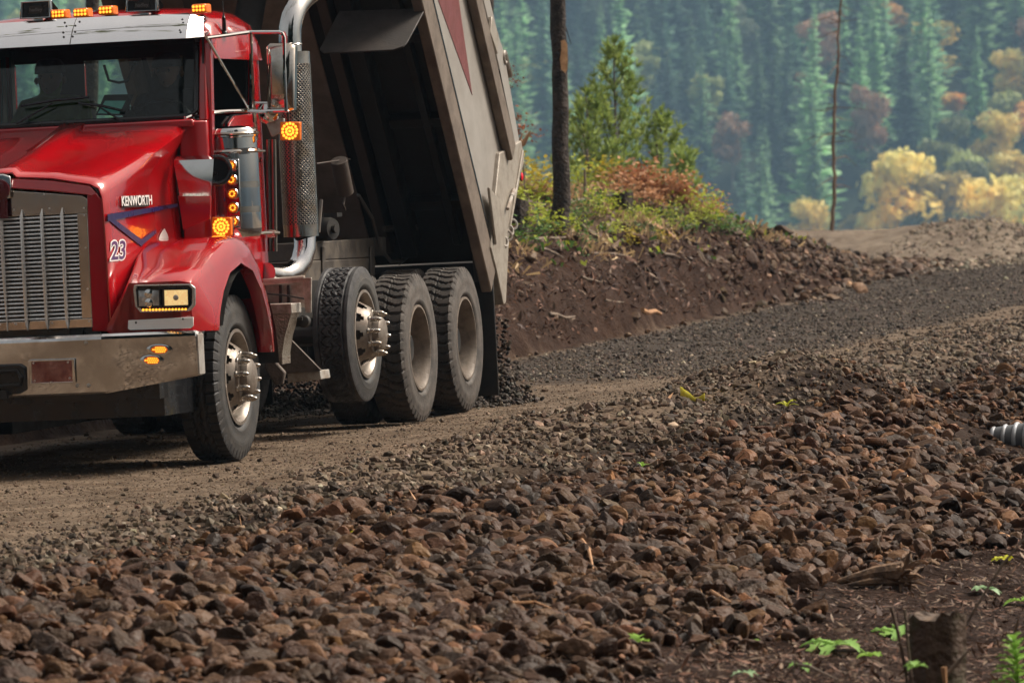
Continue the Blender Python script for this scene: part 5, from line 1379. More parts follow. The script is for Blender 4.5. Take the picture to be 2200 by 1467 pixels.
# the 300 that show largest: things
PR = []
for k in range(16):
    pass
protos_me = []
for k in range(16):
    P, F = stone(4, 100 + k, 8)
    o = np_mesh('rock', P, F, M['rock'], {'soil': np.ones((len(P), 3))}, smooth=False); protos_me.append(o.data); bpy.data.objects.remove(o)
ROCKC = [tuple(tints(1, r_, b, .22)[0]) for b in ((.074, .036, .017), (.062, .031, .0155), (.086, .045, .022), (.070, .043, .027), (.105, .052, .019), (.044, .023, .0125))]
RM = [mat('rock_face', c, .58, col2=tuple(q * .55 for q in c), scale=2.2, bump=.35, bscale=2.6, bdist=.12, mask=(.35, .7), rvar=.14, spec=.18) for c in ROCKC]
meshes = []
for k in range(16):
    for j in (0, 1, 2):
        me = protos_me[k].copy(); me.materials.clear(); me.materials.append(RM[(k * 3 + j * 2) % 6]); meshes.append(me)
NB = 300; Zb = height(X[:NB], Y[:NB])
HUE = ('ochre', 'grey-brown')
for i in range(NB):
    o = bpy.data.objects.new('rock', meshes[r_.integers(len(meshes))]); COL.objects.link(o)
    o.location = (X[i], Y[i], Zb[i] + .36 * S[i]); o.rotation_euler = (r_.normal(0, .4), r_.normal(0, .4), r_.uniform(0, 6.28)); o.scale = (S[i],) * 3
    tag(o, 'fist-sized angular brown rock lying among others on the rubble berm in front of the road', 'rock', 'larger rocks of the rubble berm')
X, Y, S, C = X[NB:], Y[NB:], S[NB:], C[NB:]
p2 = [stone(3, 300 + k, 8) for k in range(14)]; p1 = [stone(2, 400 + k, 7) for k in range(14)]
nb = 11000
scatter('rubble', X[:nb], Y[:nb], S[:nb], p2, r_, M['rock'], C[:nb])
scatter('small_rubble', X[nb:], Y[nb:], S[nb:], p1, r_, M['gravel'], C[nb:])
# gravel shoulder and loose stones on the road
n = 120000
Y = 22 + 66 * r_.random(n) ** 1.0; uu = r_.uniform(-160, 2360, n); X = (uu - 1100) / FPX * Y; t, a = road(X, Y); nz = fbm(X * .7, Y * .7, 3, 51)
sh = sstep(-9.05, -8.4, t + .4 * nz) * (1 - sstep(.2, .8, t - edge_a(a) + .4 * nz))
fr = sstep(43.5, 46, a + nz * 2) * (1 - sstep(82, 90, a)) * sstep(-12.6, -12.2, t - bank_off(a)) * (1 - sstep(-9.2, -8.8, t + nz * .4))
keep = (r_.random(n) < np.maximum(np.maximum(sh, fr * .8), .03 * sstep(-12.4, -12.2, t) * (t < -5))) & inview(X, Y); X, Y, t, fr, sh = X[keep], Y[keep], t[keep], fr[keep], sh[keep]
S = np.clip(np.exp(r_.normal(math.log(.0125), .40, len(X))) * (1 + .75 * sh * sstep(-9.2, -7.6, t) * (fr < .3)), .005, .04)
C = tints(len(X), r_, (.095, .068, .047), .42); f2 = (fr > .4); C[f2] = tints(f2.sum(), r_, (.078, .060, .047), .45); lt = r_.random(len(X)) < .03; C[lt] = tints(lt.sum(), r_, (.30, .25, .19), .2)
p0 = [stone(1, 500 + k, 7) for k in range(10)]
scatter('road_gravel', X, Y, S, p0, r_, M['gravel'], C, lift=.15)
n = 90000
Y = 24 + 30 * r_.random(n) ** .9; uu = r_.uniform(-120, 2320, n); X = (uu - 1100) / FPX * Y; t, a = road(X, Y)
keep = (t > -12.2) & (t < -8.5) & (r_.random(n) < .62) & inview(X, Y); X, Y = X[keep], Y[keep]
S = np.clip(np.exp(r_.normal(math.log(.0058), .35, len(X))), .003, .02)
scatter('fine_road_gravel', X, Y, S, p0, r_, M['gravel'], tints(len(X), r_, (.14, .098, .066), .32), lift=.0)
# rocks of the bank's end
n = 5200; a = r_.uniform(46, 92, n); t = -13.0 + r_.normal(0, .45, n) + np.interp(a, [54, 67, 76, 82, 90, 100], [0, -.35, -.8, -1.1, -1.6, -2.4])
X = t * TC + a * TS; Y = -t * TS + a * TC
keep = (r_.random(n) < sstep(62, 80, a) + .05) & (r_.random(n) < 1 - .6 * sstep(86, 92, a)); X, Y = X[keep], Y[keep]
S = np.clip(np.exp(r_.normal(math.log(.034), .5, len(X))), .012, .12)
scatter('bank_rubble', X, Y, S, p2, r_, M['rock'], tints(len(X), r_, (.105, .062, .036), .40))
n = 16000; Y = r_.uniform(84, 121, n); uu = r_.uniform(1560, 2360, n); X = (uu - 1100) / FPX * Y; t, a = road(X, Y); keep = (t > bank_off(a) - 12.6) & (r_.random(n) < .5 + .9 * fbm(X * .5, Y * .2, 3, 71)); X, Y = X[keep], Y[keep]
scatter('far_road_gravel', X, Y, np.clip(np.exp(r_.normal(math.log(.026), .5, len(X))), .008, .09), p0, r_, M['gravel'], tints(len(X), r_, (.19, .15, .11), .35), lift=.0)
# gravel pouring from the tailgate and heaped behind the wheels
n = 3400; k = r_.random(n) ** .8; c0 = TM @ Vector((-7.25, 0, .75)); c1 = TM @ Vector((-7.35, 0, 0))
yy = r_.uniform(-1.05, 1.2, n); zz = .66 * (1 - k); xs = -7.24 - .25 * k + r_.normal(0, .06 + .16 * k, n)
W = np.array([(TM @ Vector((float(xs[i]), float(yy[i]), float(zz[i]))))[:] for i in range(n)])
scatter('falling_gravel', W[:, 0], W[:, 1], np.clip(np.exp(r_.normal(math.log(.014), .35, n)), .006, .035), p0, r_, M['gravel'], tints(n, r_, (.045, .033, .026), .4), lift=0, Z=W[:, 2] - .0)
n = 6500; xs = -7.35 + r_.normal(0, .28, n); yy = r_.uniform(-1.1, 1.25, n) + r_.normal(0, .06, n); W = np.array([(TM @ Vector((float(a_), float(b_), 0)))[:] for a_, b_ in zip(xs, yy)])
hz = .16 * np.exp(-((xs + 7.35) / .3) ** 2)
scatter('gravel_heap', W[:, 0], W[:, 1], np.clip(np.exp(r_.normal(math.log(.015), .35, n)), .006, .035), p0, r_, M['gravel'], tints(n, r_, (.07, .058, .048), .4), lift=0, Z=height(W[:, 0], W[:, 1]) + hz * r_.random(n))
# ------------------------------------------------------------------ bank vegetation, litter, plants, small things
rv = np.random.default_rng(91)
LEAF = {'lime': leafmat('lime_leaves', (.46, .50, .05), (.26, .33, .04), 3, trans=.35), 'green': leafmat('green_leaves', (.10, .20, .035), (.05, .12, .025), 4, trans=.3), 'yellow': leafmat('yellow_shrub_leaves', (.55, .42, .04), (.35, .30, .04), 3, trans=.35),
        'fern': leafmat('dry_fern', (.55, .27, .125), (.36, .19, .095), 3, trans=.3), 'rust': leafmat('rusty_leaves', (.34, .10, .03), (.20, .06, .02), 3, trans=.3), 'straw': leafmat('straw_grass', (.52, .37, .19), (.36, .24, .125), 3, trans=.3), 'dead': leafmat('dead_litter', (.16, .085, .05), (.08, .045, .03), 5, trans=.1)}
def shrub_mesh(kind, h, r, n, size, seed):
    rr = np.random.default_rng(seed); q = []; mi = []
    ns = 6
    for s in range(ns):
        a = rr.uniform(0, 6.28); tip = np.array([np.cos(a) * r * rr.uniform(.3, 1), np.sin(a) * r * rr.uniform(.3, 1), h * rr.uniform(.6, 1.05)])
        sd_ = np.cross(tip, [0.3, .2, 1]); sd_ = sd_ / (np.linalg.norm(sd_) + 1e-6) * .006
        q.append([-sd_, sd_, tip + sd_ * .4, tip - sd_ * .4]); mi.append(1)
        for i in range(n // ns):
            k = rr.uniform(.25, 1.05); c = tip * k + rr.normal(0, .05 + r * .14, 3); u = rr.normal(0, 1, 3); u[2] *= .5; u /= np.linalg.norm(u); v = np.cross(u, rr.normal(0, .6, 3) + [0, 0, 1]); v /= np.linalg.norm(v); L = size * rr.uniform(.6, 1.4)
            q.append([c - u * L, c - v * L * .45, c + u * L, c + v * L * .45]); mi.append(0)
    o = quads_mesh('shrub', q, [LEAF[kind], M['wood']], mi); me = o.data; bpy.data.objects.remove(o); return me
SH = {k: [shrub_mesh(k, h, r, n, s, 70 + i * 7 + j) for j in range(3)] for i, (k, h, r, n, s) in enumerate((('lime', .5, .30, 170, .035), ('green', .40, .26, 150, .035), ('yellow', .55, .30, 150, .038), ('fern', .42, .34, 170, .045), ('rust', .5, .3, 140, .035)))}
SL = {'lime': 'lime-green leafy shrub on the bank beyond the truck', 'green': 'dark green low leafy plant on the bank', 'yellow': 'golden-yellow leafy shrub on the bank near the truck tailgate', 'fern': 'dry orange-brown fern clump on the bank top', 'rust': 'rust-red bush on the bank top'}
def shrub(kind, u, v, s, label=None):
    p = bpt(u, v); o = bpy.data.objects.new('shrub', SH[kind][rv.integers(3)]); COL.objects.link(o); o.location = p - Vector((0, 0, .03)); s *= .74; o.scale = (s * 1.1, s * 1.1, s * rv.uniform(.7, 1.0)); o.rotation_euler = (0, 0, rv.uniform(0, 6.3))
    tag(o, label or SL[kind], 'shrub', None if label else {'lime': 'lime shrubs on the bank', 'green': 'green plants on the bank', 'yellow': 'yellow shrubs on the bank', 'fern': 'dry ferns on the bank', 'rust': 'rusty bushes on the bank'}[kind]); return o
for u, v, s in ((1125, 470, 1.2), (1150, 440, 1.2), (1170, 480, 1.0), (1120, 500, 1.1), (1260, 400, 1.2), (1285, 470, 1.0), (1250, 410, 1.0), (1290, 460, 1.0), (1340, 470, .8), (1385, 475, .8), (1345, 480, .7), (1190, 505, 1.0), (1430, 470, .8), (1500, 470, 1.1), (1520, 460, 1.0), (1535, 485, .9), (1470, 490, .8), (1230, 500, .9), (1410, 490, .7), (1445, 495, .7), (1310, 500, .8), (1510, 480, .9)): shrub('lime', u, v, s)
for u, v, s in ((1260, 530, 1.0), (1160, 505, 1.0), (1210, 485, .9), (1240, 475, .9), (1570, 500, 1.0), (1595, 505, .9), (1370, 500, .7), (1445, 478, .8), (1255, 455, 1.0), (1130, 530, .9), (1545, 500, .9), (1480, 500, .7), (1395, 505, .6), (1290, 445, .9), (1330, 450, .9)): shrub('green', u, v, s)
for u, v, s in ((1150, 395, 1.3), (1130, 420, 1.3), (1165, 420, 1.1), (1360, 525, .6), (1425, 520, .6), (1290, 395, 1.1)): shrub('yellow', u, v, s)
for u, v, s in ((1330, 420, 1.2), (1360, 415, 1.3), (1395, 425, 1.3), (1420, 420, 1.2), (1450, 430, 1.2), (1380, 410, 1.3), (1480, 440, 1.2), (1505, 445, 1.0), (1320, 405, 1.2), (1440, 412, 1.3), (1345, 435, 1.0), (1410, 440, 1.1), (1190, 430, 1.0), (1240, 430, .9), (1550, 470, .9), (1470, 420, 1.2), (1530, 450, 1.0)): shrub('fern', u, v, s)
for u, v, s in ((1430, 428, 1.2), (1445, 436, 1.1), (1370, 405, 1.3), (1110, 330, 1.0), (1125, 290, .8)): shrub('rust', u, v, s)
for u, v, Y, s in ((1095, 155, 63, .8), (1120, 262, 63, 1.1)):
    o = bpy.data.objects.new('shrub', SH['rust'][1]); COL.objects.link(o); p = wpt(u, v, Y); o.location = (p.x, Y, p.z - .25 * s); o.scale = (s * .7,) * 3
    tag(o, 'spray of rusty leaves sticking out beside the %s' % ('tailgate top' if v < 200 else 'tailgate corner above the broken branch'), 'shrub')
    m = MB(); m.tube([(0, 0, .1), (.05, .02, -.6), (.02, 0, -1.9 if v < 200 else -1.2)], .012, 5); st_ = m.build('stem', M['wood'], o)
# scrubby ground cover on the bank (nobody could count it)
q, mi = [], []
n = 5200; a = rv.uniform(46, 88, n); t = -13.1 + bank_off(a) - np.abs(rv.normal(0, 2.0, n)); X = t * TC + a * TS; Y = -t * TS + a * TC; Z = height(X, Y); ok = fbm(X * .8, Y * .8, 3, 61)
for i in range(n):
    if ok[i] < -.12 and rv.random() < .7: continue
    if t[i] - bank_off(a[i]) > -14.2 and rv.random() < .55: continue
    c = np.array([X[i], Y[i], Z[i]]); kind = 2 if ok[i] > .02 else (0 if rv.random() < .4 else 1)
    if t[i] < -15 and rv.random() < .6: kind = 2
    for b in range(4):
        u = rv.normal(0, 1, 3); u[2] = abs(u[2]) * 1.1 + .2; u /= np.linalg.norm(u); L = rv.uniform(.04, .15) * (1.2 if kind == 2 else .7); s = np.cross(u, rv.normal(0, 1, 3)); s = s / np.linalg.norm(s) * L * (.10 if kind == 2 else .28); c2 = c + rv.normal(0, .06, 3) * [1, 1, .2]
        q.append([c2 - s * .5, c2 + s * .5, c2 + u * L + s, c2 + u * L - s]); mi.append(kind)
o = quads_mesh('undergrowth', q, [LEAF['lime'], LEAF['green'], LEAF['straw']], mi); tag(o, kind='stuff')
# litter: bark chips, needles and dead leaves
def litter(name, X, Y, size, mats, seed, flat=.35):
    rr = np.random.default_rng(seed); Z = height(X, Y); q = []; mi = []
    for x, y, z in zip(X, Y, Z):
        u = rr.normal(0, 1, 3); u[2] *= flat; u /= np.linalg.norm(u); v = np.cross(u, rr.normal(0, flat, 3) + [0, 0, 1]); v /= np.linalg.norm(v); L = size * math.exp(rr.normal(0, .5)); w_ = L * rr.uniform(.05, .3); c = np.array([x, y, z + .006 + abs(u[2]) * L * .5])
        q.append([c - u * L - v * w_ * .4, c - u * L * .2 - v * w_, c + u * L, c - u * L * .1 + v * w_]); mi.append(rr.integers(len(mats)))
    o = quads_mesh(name, q, mats, mi); tag(o, kind='stuff'); return o
M['bits'] = [mat('dark_bark_bits', (.05, .021, .012), .8, var=.4, scale=20), mat('brown_bark_bits', (.15, .06, .028), .75, var=.4, scale=20), LEAF['dead'], mat('pale_wood_bits', (.20, .13, .08), .75, var=.4, scale=20)]
n = 110000; Y = 21 + 26 * rv.random(n) ** 1.4; X = (rv.uniform(300, 2330, n) - 1100) / FPX * Y; t, a = road(X, Y); k = (rv.random(n) < sstep(-.7, .3, t - floor_a(a))) & inview(X, Y)
litter('forest_litter', X[k], Y[k], .015, M['bits'], 5)
n = 2600; Y = 21 + 22 * rv.random(n) ** 1.3; X = (rv.uniform(-100, 2330, n) - 1100) / FPX * Y; t, a = road(X, Y); k = (t > -8.2) & (t < -4.8) & inview(X, Y)
litter('rubble_litter', X[k], Y[k], .026, [M['bits'][1], M['bits'][3], M['fresh']], 6, .5)
n = 24000; a = rv.uniform(44, 84, n); t = -12.68 + bank_off(a) - np.abs(rv.normal(0, 1.2, n)); X = t * TC + a * TS; Y = -t * TS + a * TC
litter('bank_litter', X, Y, .034, [M['bits'][0], M['bits'][0], M['bits'][1], M['bits'][1], M['bits'][3]], 7, .6)
# roots hanging out of the cut bank
q = []
# sticks and logs on the bank, each its own thing
def stick(u0, v0, u1, v1, r, label, name='fallen_branch', cat='branch', mt='wood', lift=.03, dy=0, rng_=None):
    a = bpt(u0, v0); b = bpt(u1, v1)
    a.z += lift; b.z += lift
    rr = np.random.default_rng(int(u0 * 7 + v0)); pts = [a + (b - a) * k + Vector(rr.normal(0, .012, 3)) * (1 if 0 < k < 1 else 0) for k in (0, .3, .65, 1)]
    m = MB(); m.tube(pts, [r, r * 1.05, r * .85, r * .5], 7); o = m.build(name, M[mt], None); tag(o, label, cat); return o
for i, (u0, v0, u1, v1, r) in enumerate(((1100, 435, 1230, 455, .03), (1215, 440, 1300, 432, .03), (1155, 445, 1195, 480, .025), (1150, 520, 1220, 515, .022), (1245, 485, 1300, 525, .025), (1350, 500, 1385, 530, .02), (1300, 490, 1400, 478, .03), (1310, 478, 1350, 488, .02), (1160, 540, 1210, 560, .016), (1270, 550, 1350, 556, .014), (1180, 680, 1235, 686, .018), (1300, 650, 1340, 655, .014), (1420, 545, 1460, 560, .02), (1500, 545, 1525, 580, .02), (1250, 600, 1290, 612, .016))):
    stick(u0, v0, u1, v1, r, 'grey broken branch lying on the cut bank')['group'] = 'broken branches on the bank'
stick(1405, 492, 1450, 518, .05, 'pale splintered log end on the bank, right of the lime shrubs', 'split_log', 'log', 'silver' if False else 'fresh')
stick(1380, 672, 1420, 680, .03, 'pale wood chunk on the bank foot at the road edge', 'wood_chunk', 'wood', 'fresh')
m = MB(); P0 = wpt(1060, 352, 60); P1 = wpt(1125, 308, 60); P2 = wpt(1140, 282, 60)
m.tube([P0, wpt(1095, 330, 60), P1, P2], [.03, .028, .03, .008], 8); m.tube([P1, wpt(1118, 300, 60), wpt(1122, 288, 60)], [.02, .015, .005], 6); m.tube([P0, P0 + Vector((-.1, .1, -.8))], .03, 7)
tag(m.build('broken_branch', M['fresh'], None), 'broken branch with a splintered end poking out beside the tailgate', 'branch')
M['stumpbark'] = mat('mossy_dark_stump', (.075, .042, .025), .85, col2=(.04, .05, .016), scale=7, mask=(.5, .75), bump=.9, bscale=26, bdist=.03)
M['stumptop'] = mat('old_cut_wood', (.12, .078, .05), .8, col2=(.05, .032, .022), scale=14, bump=.5, bscale=50)
def stump(u, v, h, r, label, mt='bark', top='stumptop', seed=1, name='tree_stump', p=None):
    p = p or bpt(u, v); e = empty(name, None, p); tag(e, label, 'tree stump'); rr = np.random.default_rng(seed); V = []; n = 22
    jag = rr.normal(0, .012, n) + .02 * np.sin(np.arange(n) * .6 + seed)
    for i in range(9):
        k = i / 8; V.append([Vector((math.cos(2 * math.pi * j / n) * r * (1.25 - .3 * min(1, k * 2.5)) * (1 + .09 * math.sin(j * 6.283 / n * 3 + seed) + .05 * math.sin(j * 6.283 / n * 7 + seed) + rr.normal(0, .02)), math.sin(2 * math.pi * j / n) * r * (1.25 - .3 * min(1, k * 2.5)) * (1 + .09 * math.sin(j * 6.283 / n * 3 + seed) + .05 * math.sin(j * 6.283 / n * 7 + seed)), -.15 + (h + .15) * k + (jag[j] if i == 8 else 0))) for j in range(n)])
    m = MB(); m.rings(V, caps=False); o = m.build('bark', M[mt], e)
    m = MB(); c = Vector((0, 0, h - .015)); top_ = V[-1]; m.rings([[p_ * .985 + Vector((0, 0, 0)) for p_ in top_], [c + (p_ - c) * .5 + Vector((0, 0, rr.normal(0, .012))) for p_ in top_], [c + (p_ - c) * .05 for p_ in top_]]); m.build('cut_face', M[top], e)
    return e
stump(1330, 460, .25, .17, 'low weathered stump among orange ferns on the bank', seed=3)
stump(1104, 480, .26, .17, 'dark rotten stump on the bank right beside the tailgate', seed=4)
m = MB(); p = bpt(1256, 428); m.tube([p - Vector((0, 0, .1)), p + Vector((.005, 0, .18)), p + Vector((0, 0, .36))], [.022, .02, .012], 7); tag(m.build('snapped_sapling', M['wood'], None), 'short snapped brown sapling standing right of the bare trunk', 'sapling')

# foreground right: stump, rotten root, twigs and weeds
Ys = gpt(2010, 1467).y - 1.0
ps = wpt(2012, 1480, Ys); hs_ = (wpt(2012, 1322, Ys) - wpt(2012, 1480, Ys)).z; rs_ = 62 / FPX * Ys
stump(0, 0, hs_, rs_ * .98, 'dark mossy cut stump in the lower right corner, with weeds round it', 'stumpbark', 'stumptop', 9, 'mossy_stump', ps)
M['rotten'] = mat('rotten_wood', (.20, .115, .06), .8, col2=(.06, .034, .02), scale=14, bump=.8, bscale=45)
a_ = gpt(1800, 1262); b_ = gpt(1935, 1268); m = MB(); rr = np.random.default_rng(12); up = Vector((0, 0, 1))
m.tube([a_ + up * .03, a_ + (b_ - a_) * .3 + up * .05, a_ + (b_ - a_) * .6 + up * .075, b_ + up * .09, b_ + Vector((.05, .02, .05))], [.012, .03, .042, .06, .035], 9)
m.tube([a_ + (b_ - a_) * .15 + up * .02 + Vector((0, -.05, 0)), a_ + (b_ - a_) * .5 + up * .04 + Vector((0, -.05, 0)), b_ + up * .05], [.008, .02, .03], 7)
for k in range(26):
    d = Vector((rr.normal(.35, .6), rr.normal(0, .6), rr.normal(.25, .6))).normalized(); c = b_ + up * .07 + Vector(rr.normal(0, .022, 3)); L = rr.uniform(.07, .15)
    m.tube([c, c + d * L * .6, c + d * L - up * .02], [.016, .010, .002], 5)
o = m.build('rotten_root', M['rotten'], None); tag(o, 'splintered rotten root lying where the rubble meets the forest floor', 'root')
def twig(pts, r, label, mt='wood', Y=None, name='twig'):
    P = [gpt(u, v) + Vector((0, 0, h)) for u, v, h in pts] if Y is None else [wpt(u, v, Y) for u, v in pts]
    m = MB(); m.tube(P, [r] * (len(P) - 1) + [r * .5], 6); o = m.build(name, M[mt], None); tag(o, label, 'twig'); return o
Y_ = Ys + .9
twig([(2070, 1350), (2110, 1282), (2155, 1210), (2215, 1140)], .006, 'long thin bare stem leaning right above the mossy stump', Y=Y_)
twig([(1915, 1304), (1930, 1360), (1946, 1440), (1950, 1480)], .008, 'dark upright twig left of the mossy stump', 'stumpbark', Y=Ys - .1)
twig([(1944, 1310), (1950, 1380), (1962, 1480)], .006, 'dark twig touching the left side of the mossy stump', 'stumpbark', Y=Ys - .3)
twig([(1690, 1432, .02), (1740, 1447, .03), (1800, 1470, .02)], .008, 'pale fallen stick near the bottom edge, left of the mossy stump')
twig([(2028, 1432), (2032, 1485)], .013, 'pale cut stake in front of the mossy stump', 'fresh', Y=Ys - .35)
twig([(2036, 1445), (2060, 1420), (2080, 1398)], .008, 'brown stick leaning against the mossy stump', Y=Ys - .3)
twig([(1640, 1035, .03), (1655, 1060, .04), (1665, 1100, .02)], .003, 'thin straw stem bent over the rocks', 'fresh')
twig([(1100, 1318, .05), (1150, 1322, .06), (1240, 1350, .04)], .008, 'long brown bark strip across the rocks in the middle foreground', 'fresh')
twig([(1250, 1180, .05), (1265, 1205, .06), (1275, 1240, .04)], .010, 'curled orange bark piece on the rocks', 'fresh')
twig([(1375, 1280, .05), (1400, 1295, .05), (1430, 1312, .04)], .012, 'splintered orange wood piece between the rocks', 'fresh')
twig([(1510, 1280, .05), (1540, 1300, .05), (1570, 1312, .04)], .009, 'reddish wood splinter on the rocks near the forest floor', 'fresh')

# weeds
WD = {'thistle': leafmat('thistle_leaves', (.20, .38, .055), (.27, .43, .07), 9, trans=.35), 'dandelion': leafmat('weed_leaves', (.18, .35, .08), (.25, .42, .09), 9, trans=.3), 'yel': leafmat('yellow_seedling_leaves', (.55, .52, .03), (.4, .42, .03), 9, trans=.3), 'pale': leafmat('pale_weed_leaves', (.34, .48, .28), (.2, .33, .15), 9, trans=.3)}
def leaf(m, base, d, L, W, lobes=0, droop=.3, seed=0):
    """one leaf: a strip along the midrib with a toothed outline"""
    rr = np.random.default_rng(seed); d = Vector(d).normalized(); s = d.cross(Vector((0, 0, 1))).normalized(); N = 13; rows = []
    for i in range(N):
        k = i / (N - 1); c = base + d * L * k + Vector((0, 0, -droop * L * k * k)); w = W * (math.sin(math.pi * min(1, k * .93 + .05)) ** .8)
        if lobes: w *= .45 + .75 * (.5 + .5 * math.cos(2 * math.pi * k * lobes)) 
        rows.append([c - s * w + Vector((0, 0, w * .35)), c, c + s * w + Vector((0, 0, w * .35))])
    m.rings(rows, closed=False, caps=False)
def rosette(u, v, n, L, W, kind, label, lobes=5, Y=None, arc=(0, 6.28), up=.5, seed=0, name='weed'):
    p = gpt(u, v) if Y is None else wpt(u, v, Y); rr = np.random.default_rng(seed + 5); m = MB(); p.z += .02; L *= 1.45; W *= 1.45
    for i in range(n):
        a = arc[0] + (arc[1] - arc[0]) * (i + rr.uniform(-.3, .3)) / max(1, n - (1 if arc[1] < 6 else 0)); leaf(m, p, (math.cos(a), math.sin(a) * .8, up * rr.uniform(.5, 1.3)), L * rr.uniform(.75, 1.2), W, lobes, .55, i)
    o = m.build(name, WD[kind], None, smooth=60); tag(o, label, 'weed'); return o
rosette(1795, 1395, 6, .13, .026, 'dandelion', 'toothed green weed lying flat left of the mossy stump', 5, arc=(2.2, 7.0), up=.35, seed=1)
rosette(1940, 1372, 5, .15, .026, 'dandelion', 'toothed green weed leaves against the left side of the mossy stump', 5, arc=(1.6, 4.6), up=.4, seed=2)
rosette(1300, 1388, 3, .11, .020, 'pale', 'pale green serrated leaf lying on the rocks at the bottom', 6, arc=(2.6, 4.0), up=.15, seed=3)
rosette(1357, 1400, 2, .085, .026, 'thistle', 'bright green upright leaf pair beside the pale serrated leaf', 4, arc=(.4, 1.0), up=1.2, seed=4)
rosette(2115, 1275, 6, .06, .018, 'pale', 'pale green seedling on the forest floor under the long stem', 0, up=.5, seed=5)
rosette(1612, 1390, 3, .04, .016, 'thistle', 'tiny round-leaved seedling at the edge of the rocks', 0, up=.7, seed=6)
rosette(1665, 1213, 4, .035, .012, 'thistle', 'small lime seedling among rocks, middle right', 0, up=.6, seed=7)
rosette(2155, 1210, 5, .045, .02, 'yel', 'yellow-leaved seedling beside the long leaning stem', 0, up=.7, seed=8)
rosette(765, 1155, 3, .03, .012, 'yel', 'tiny yellow seedling among rocks at the road edge', 0, up=.9, seed=9)
rosette(1870, 1420, 4, .05, .02, 'thistle', 'small round-leaved plant between the flat weed and the mossy stump', 0, up=.6, seed=10)
rosette(1720, 1440, 4, .055, .02, 'dandelion', 'low green weed above the pale fallen stick', 4, up=.4, seed=11)
rosette(1380, 1010, 5, .05, .006, 'thistle', 'thin green grass tuft on the rubble crest, middle', 0, up=1.6, seed=12)
rosette(2195, 1300, 5, .07, .018, 'thistle', 'bright green leaves cut by the right edge, above the thistle', 4, up=.4, seed=13)
rosette(1600, 1455, 4, .05, .015, 'pale', 'pale green leaves at the bottom edge, left of the fallen stick', 3, up=.3, seed=14)
rosette(1968, 1445, 6, .05, .016, 'dandelion', 'small green plant at the foot of the mossy stump', 3, Y=Ys - .35, up=.8, seed=15)
rosette(1690, 880, 7, .10, .006, 'yel', 'thin yellowish grass tuft in the gravel shoulder left of the rock heap', 0, up=1.2, seed=17)
e = wpt(2185, 1490, Ys - .2); m = MB(); top = wpt(2178, 1372, Ys - .2); rr = np.random.default_rng(3)
m.tube([e, (e + top) / 2 + Vector((.01, 0, 0)), top], [.007, .006, .003], 6)
for i in range(30):
    k = (i + 1) / 30; b = e + (top - e) * k; a = i * 2.4; leaf(m, b, (math.cos(a), math.sin(a) * .8, .35 + .8 * k * k), .135 * (1.05 - .62 * k), .034 * (1.05 - .5 * k), 4, .35, i)
tag(m.build('thistle', WD['thistle'], None, smooth=60), 'tall bright green thistle plant in the lower right corner', 'thistle')
# yellow survey ribbon
a = gpt(1462, 858); b = gpt(1514, 866); m = MB(); a.z += .05; b.z += .035
L_ = (b - a); rows = []
for i in range(15):
    k = i / 14; c = a + L_ * k + Vector((0, 0, .012 * math.sin(k * 7) - .02 * math.sin(math.pi * k))); w_ = .042 if k < .12 else (.016 + .02 * abs(math.sin(k * 5.2 + .3)))
    tw = math.sin(k * 6) * .8; rows.append([c + Vector((0, math.sin(tw), math.cos(tw))) * w_, c - Vector((0, math.sin(tw), math.cos(tw))) * w_])
m.rings(rows, closed=False, caps=False); o = m.build('survey_ribbon', M['yellow'], None, smooth=60); tag(o, 'twisted yellow plastic ribbon lying on the gravel shoulder', 'ribbon'); s_ = o.modifiers.new('thick', 'SOLIDIFY'); s_.thickness = .002
# corrugated drain pipe end
p = gpt(2180, 948); ax = Vector((.93, -.33, -.02)).normalized(); c = wpt(2130, 934, p.y); Rp = 34 / FPX * p.y
m = MB()
for i in range(9):
    rr_ = Rp * min(1.15, .62 + .18 * i); m.torus(c + ax * (.02 + .088 * i) - Vector((0, 0, .012)), ax, rr_ - .014, .017, 36, 8)
o = m.build('drain_pipe', M['pipe'], None, smooth=50); tag(o, 'ribbed grey plastic drain pipe end at the right edge, in the soil hollow', 'pipe')
m = MB(); m.lathe([(Rp * .55, .0), (Rp * .95, .25), (Rp * 1.0, .8)], c - Vector((0, 0, .012)), ax, 30); m.build('pipe_wall', mat('pipe_groove', (.10, .105, .11), .5), o)

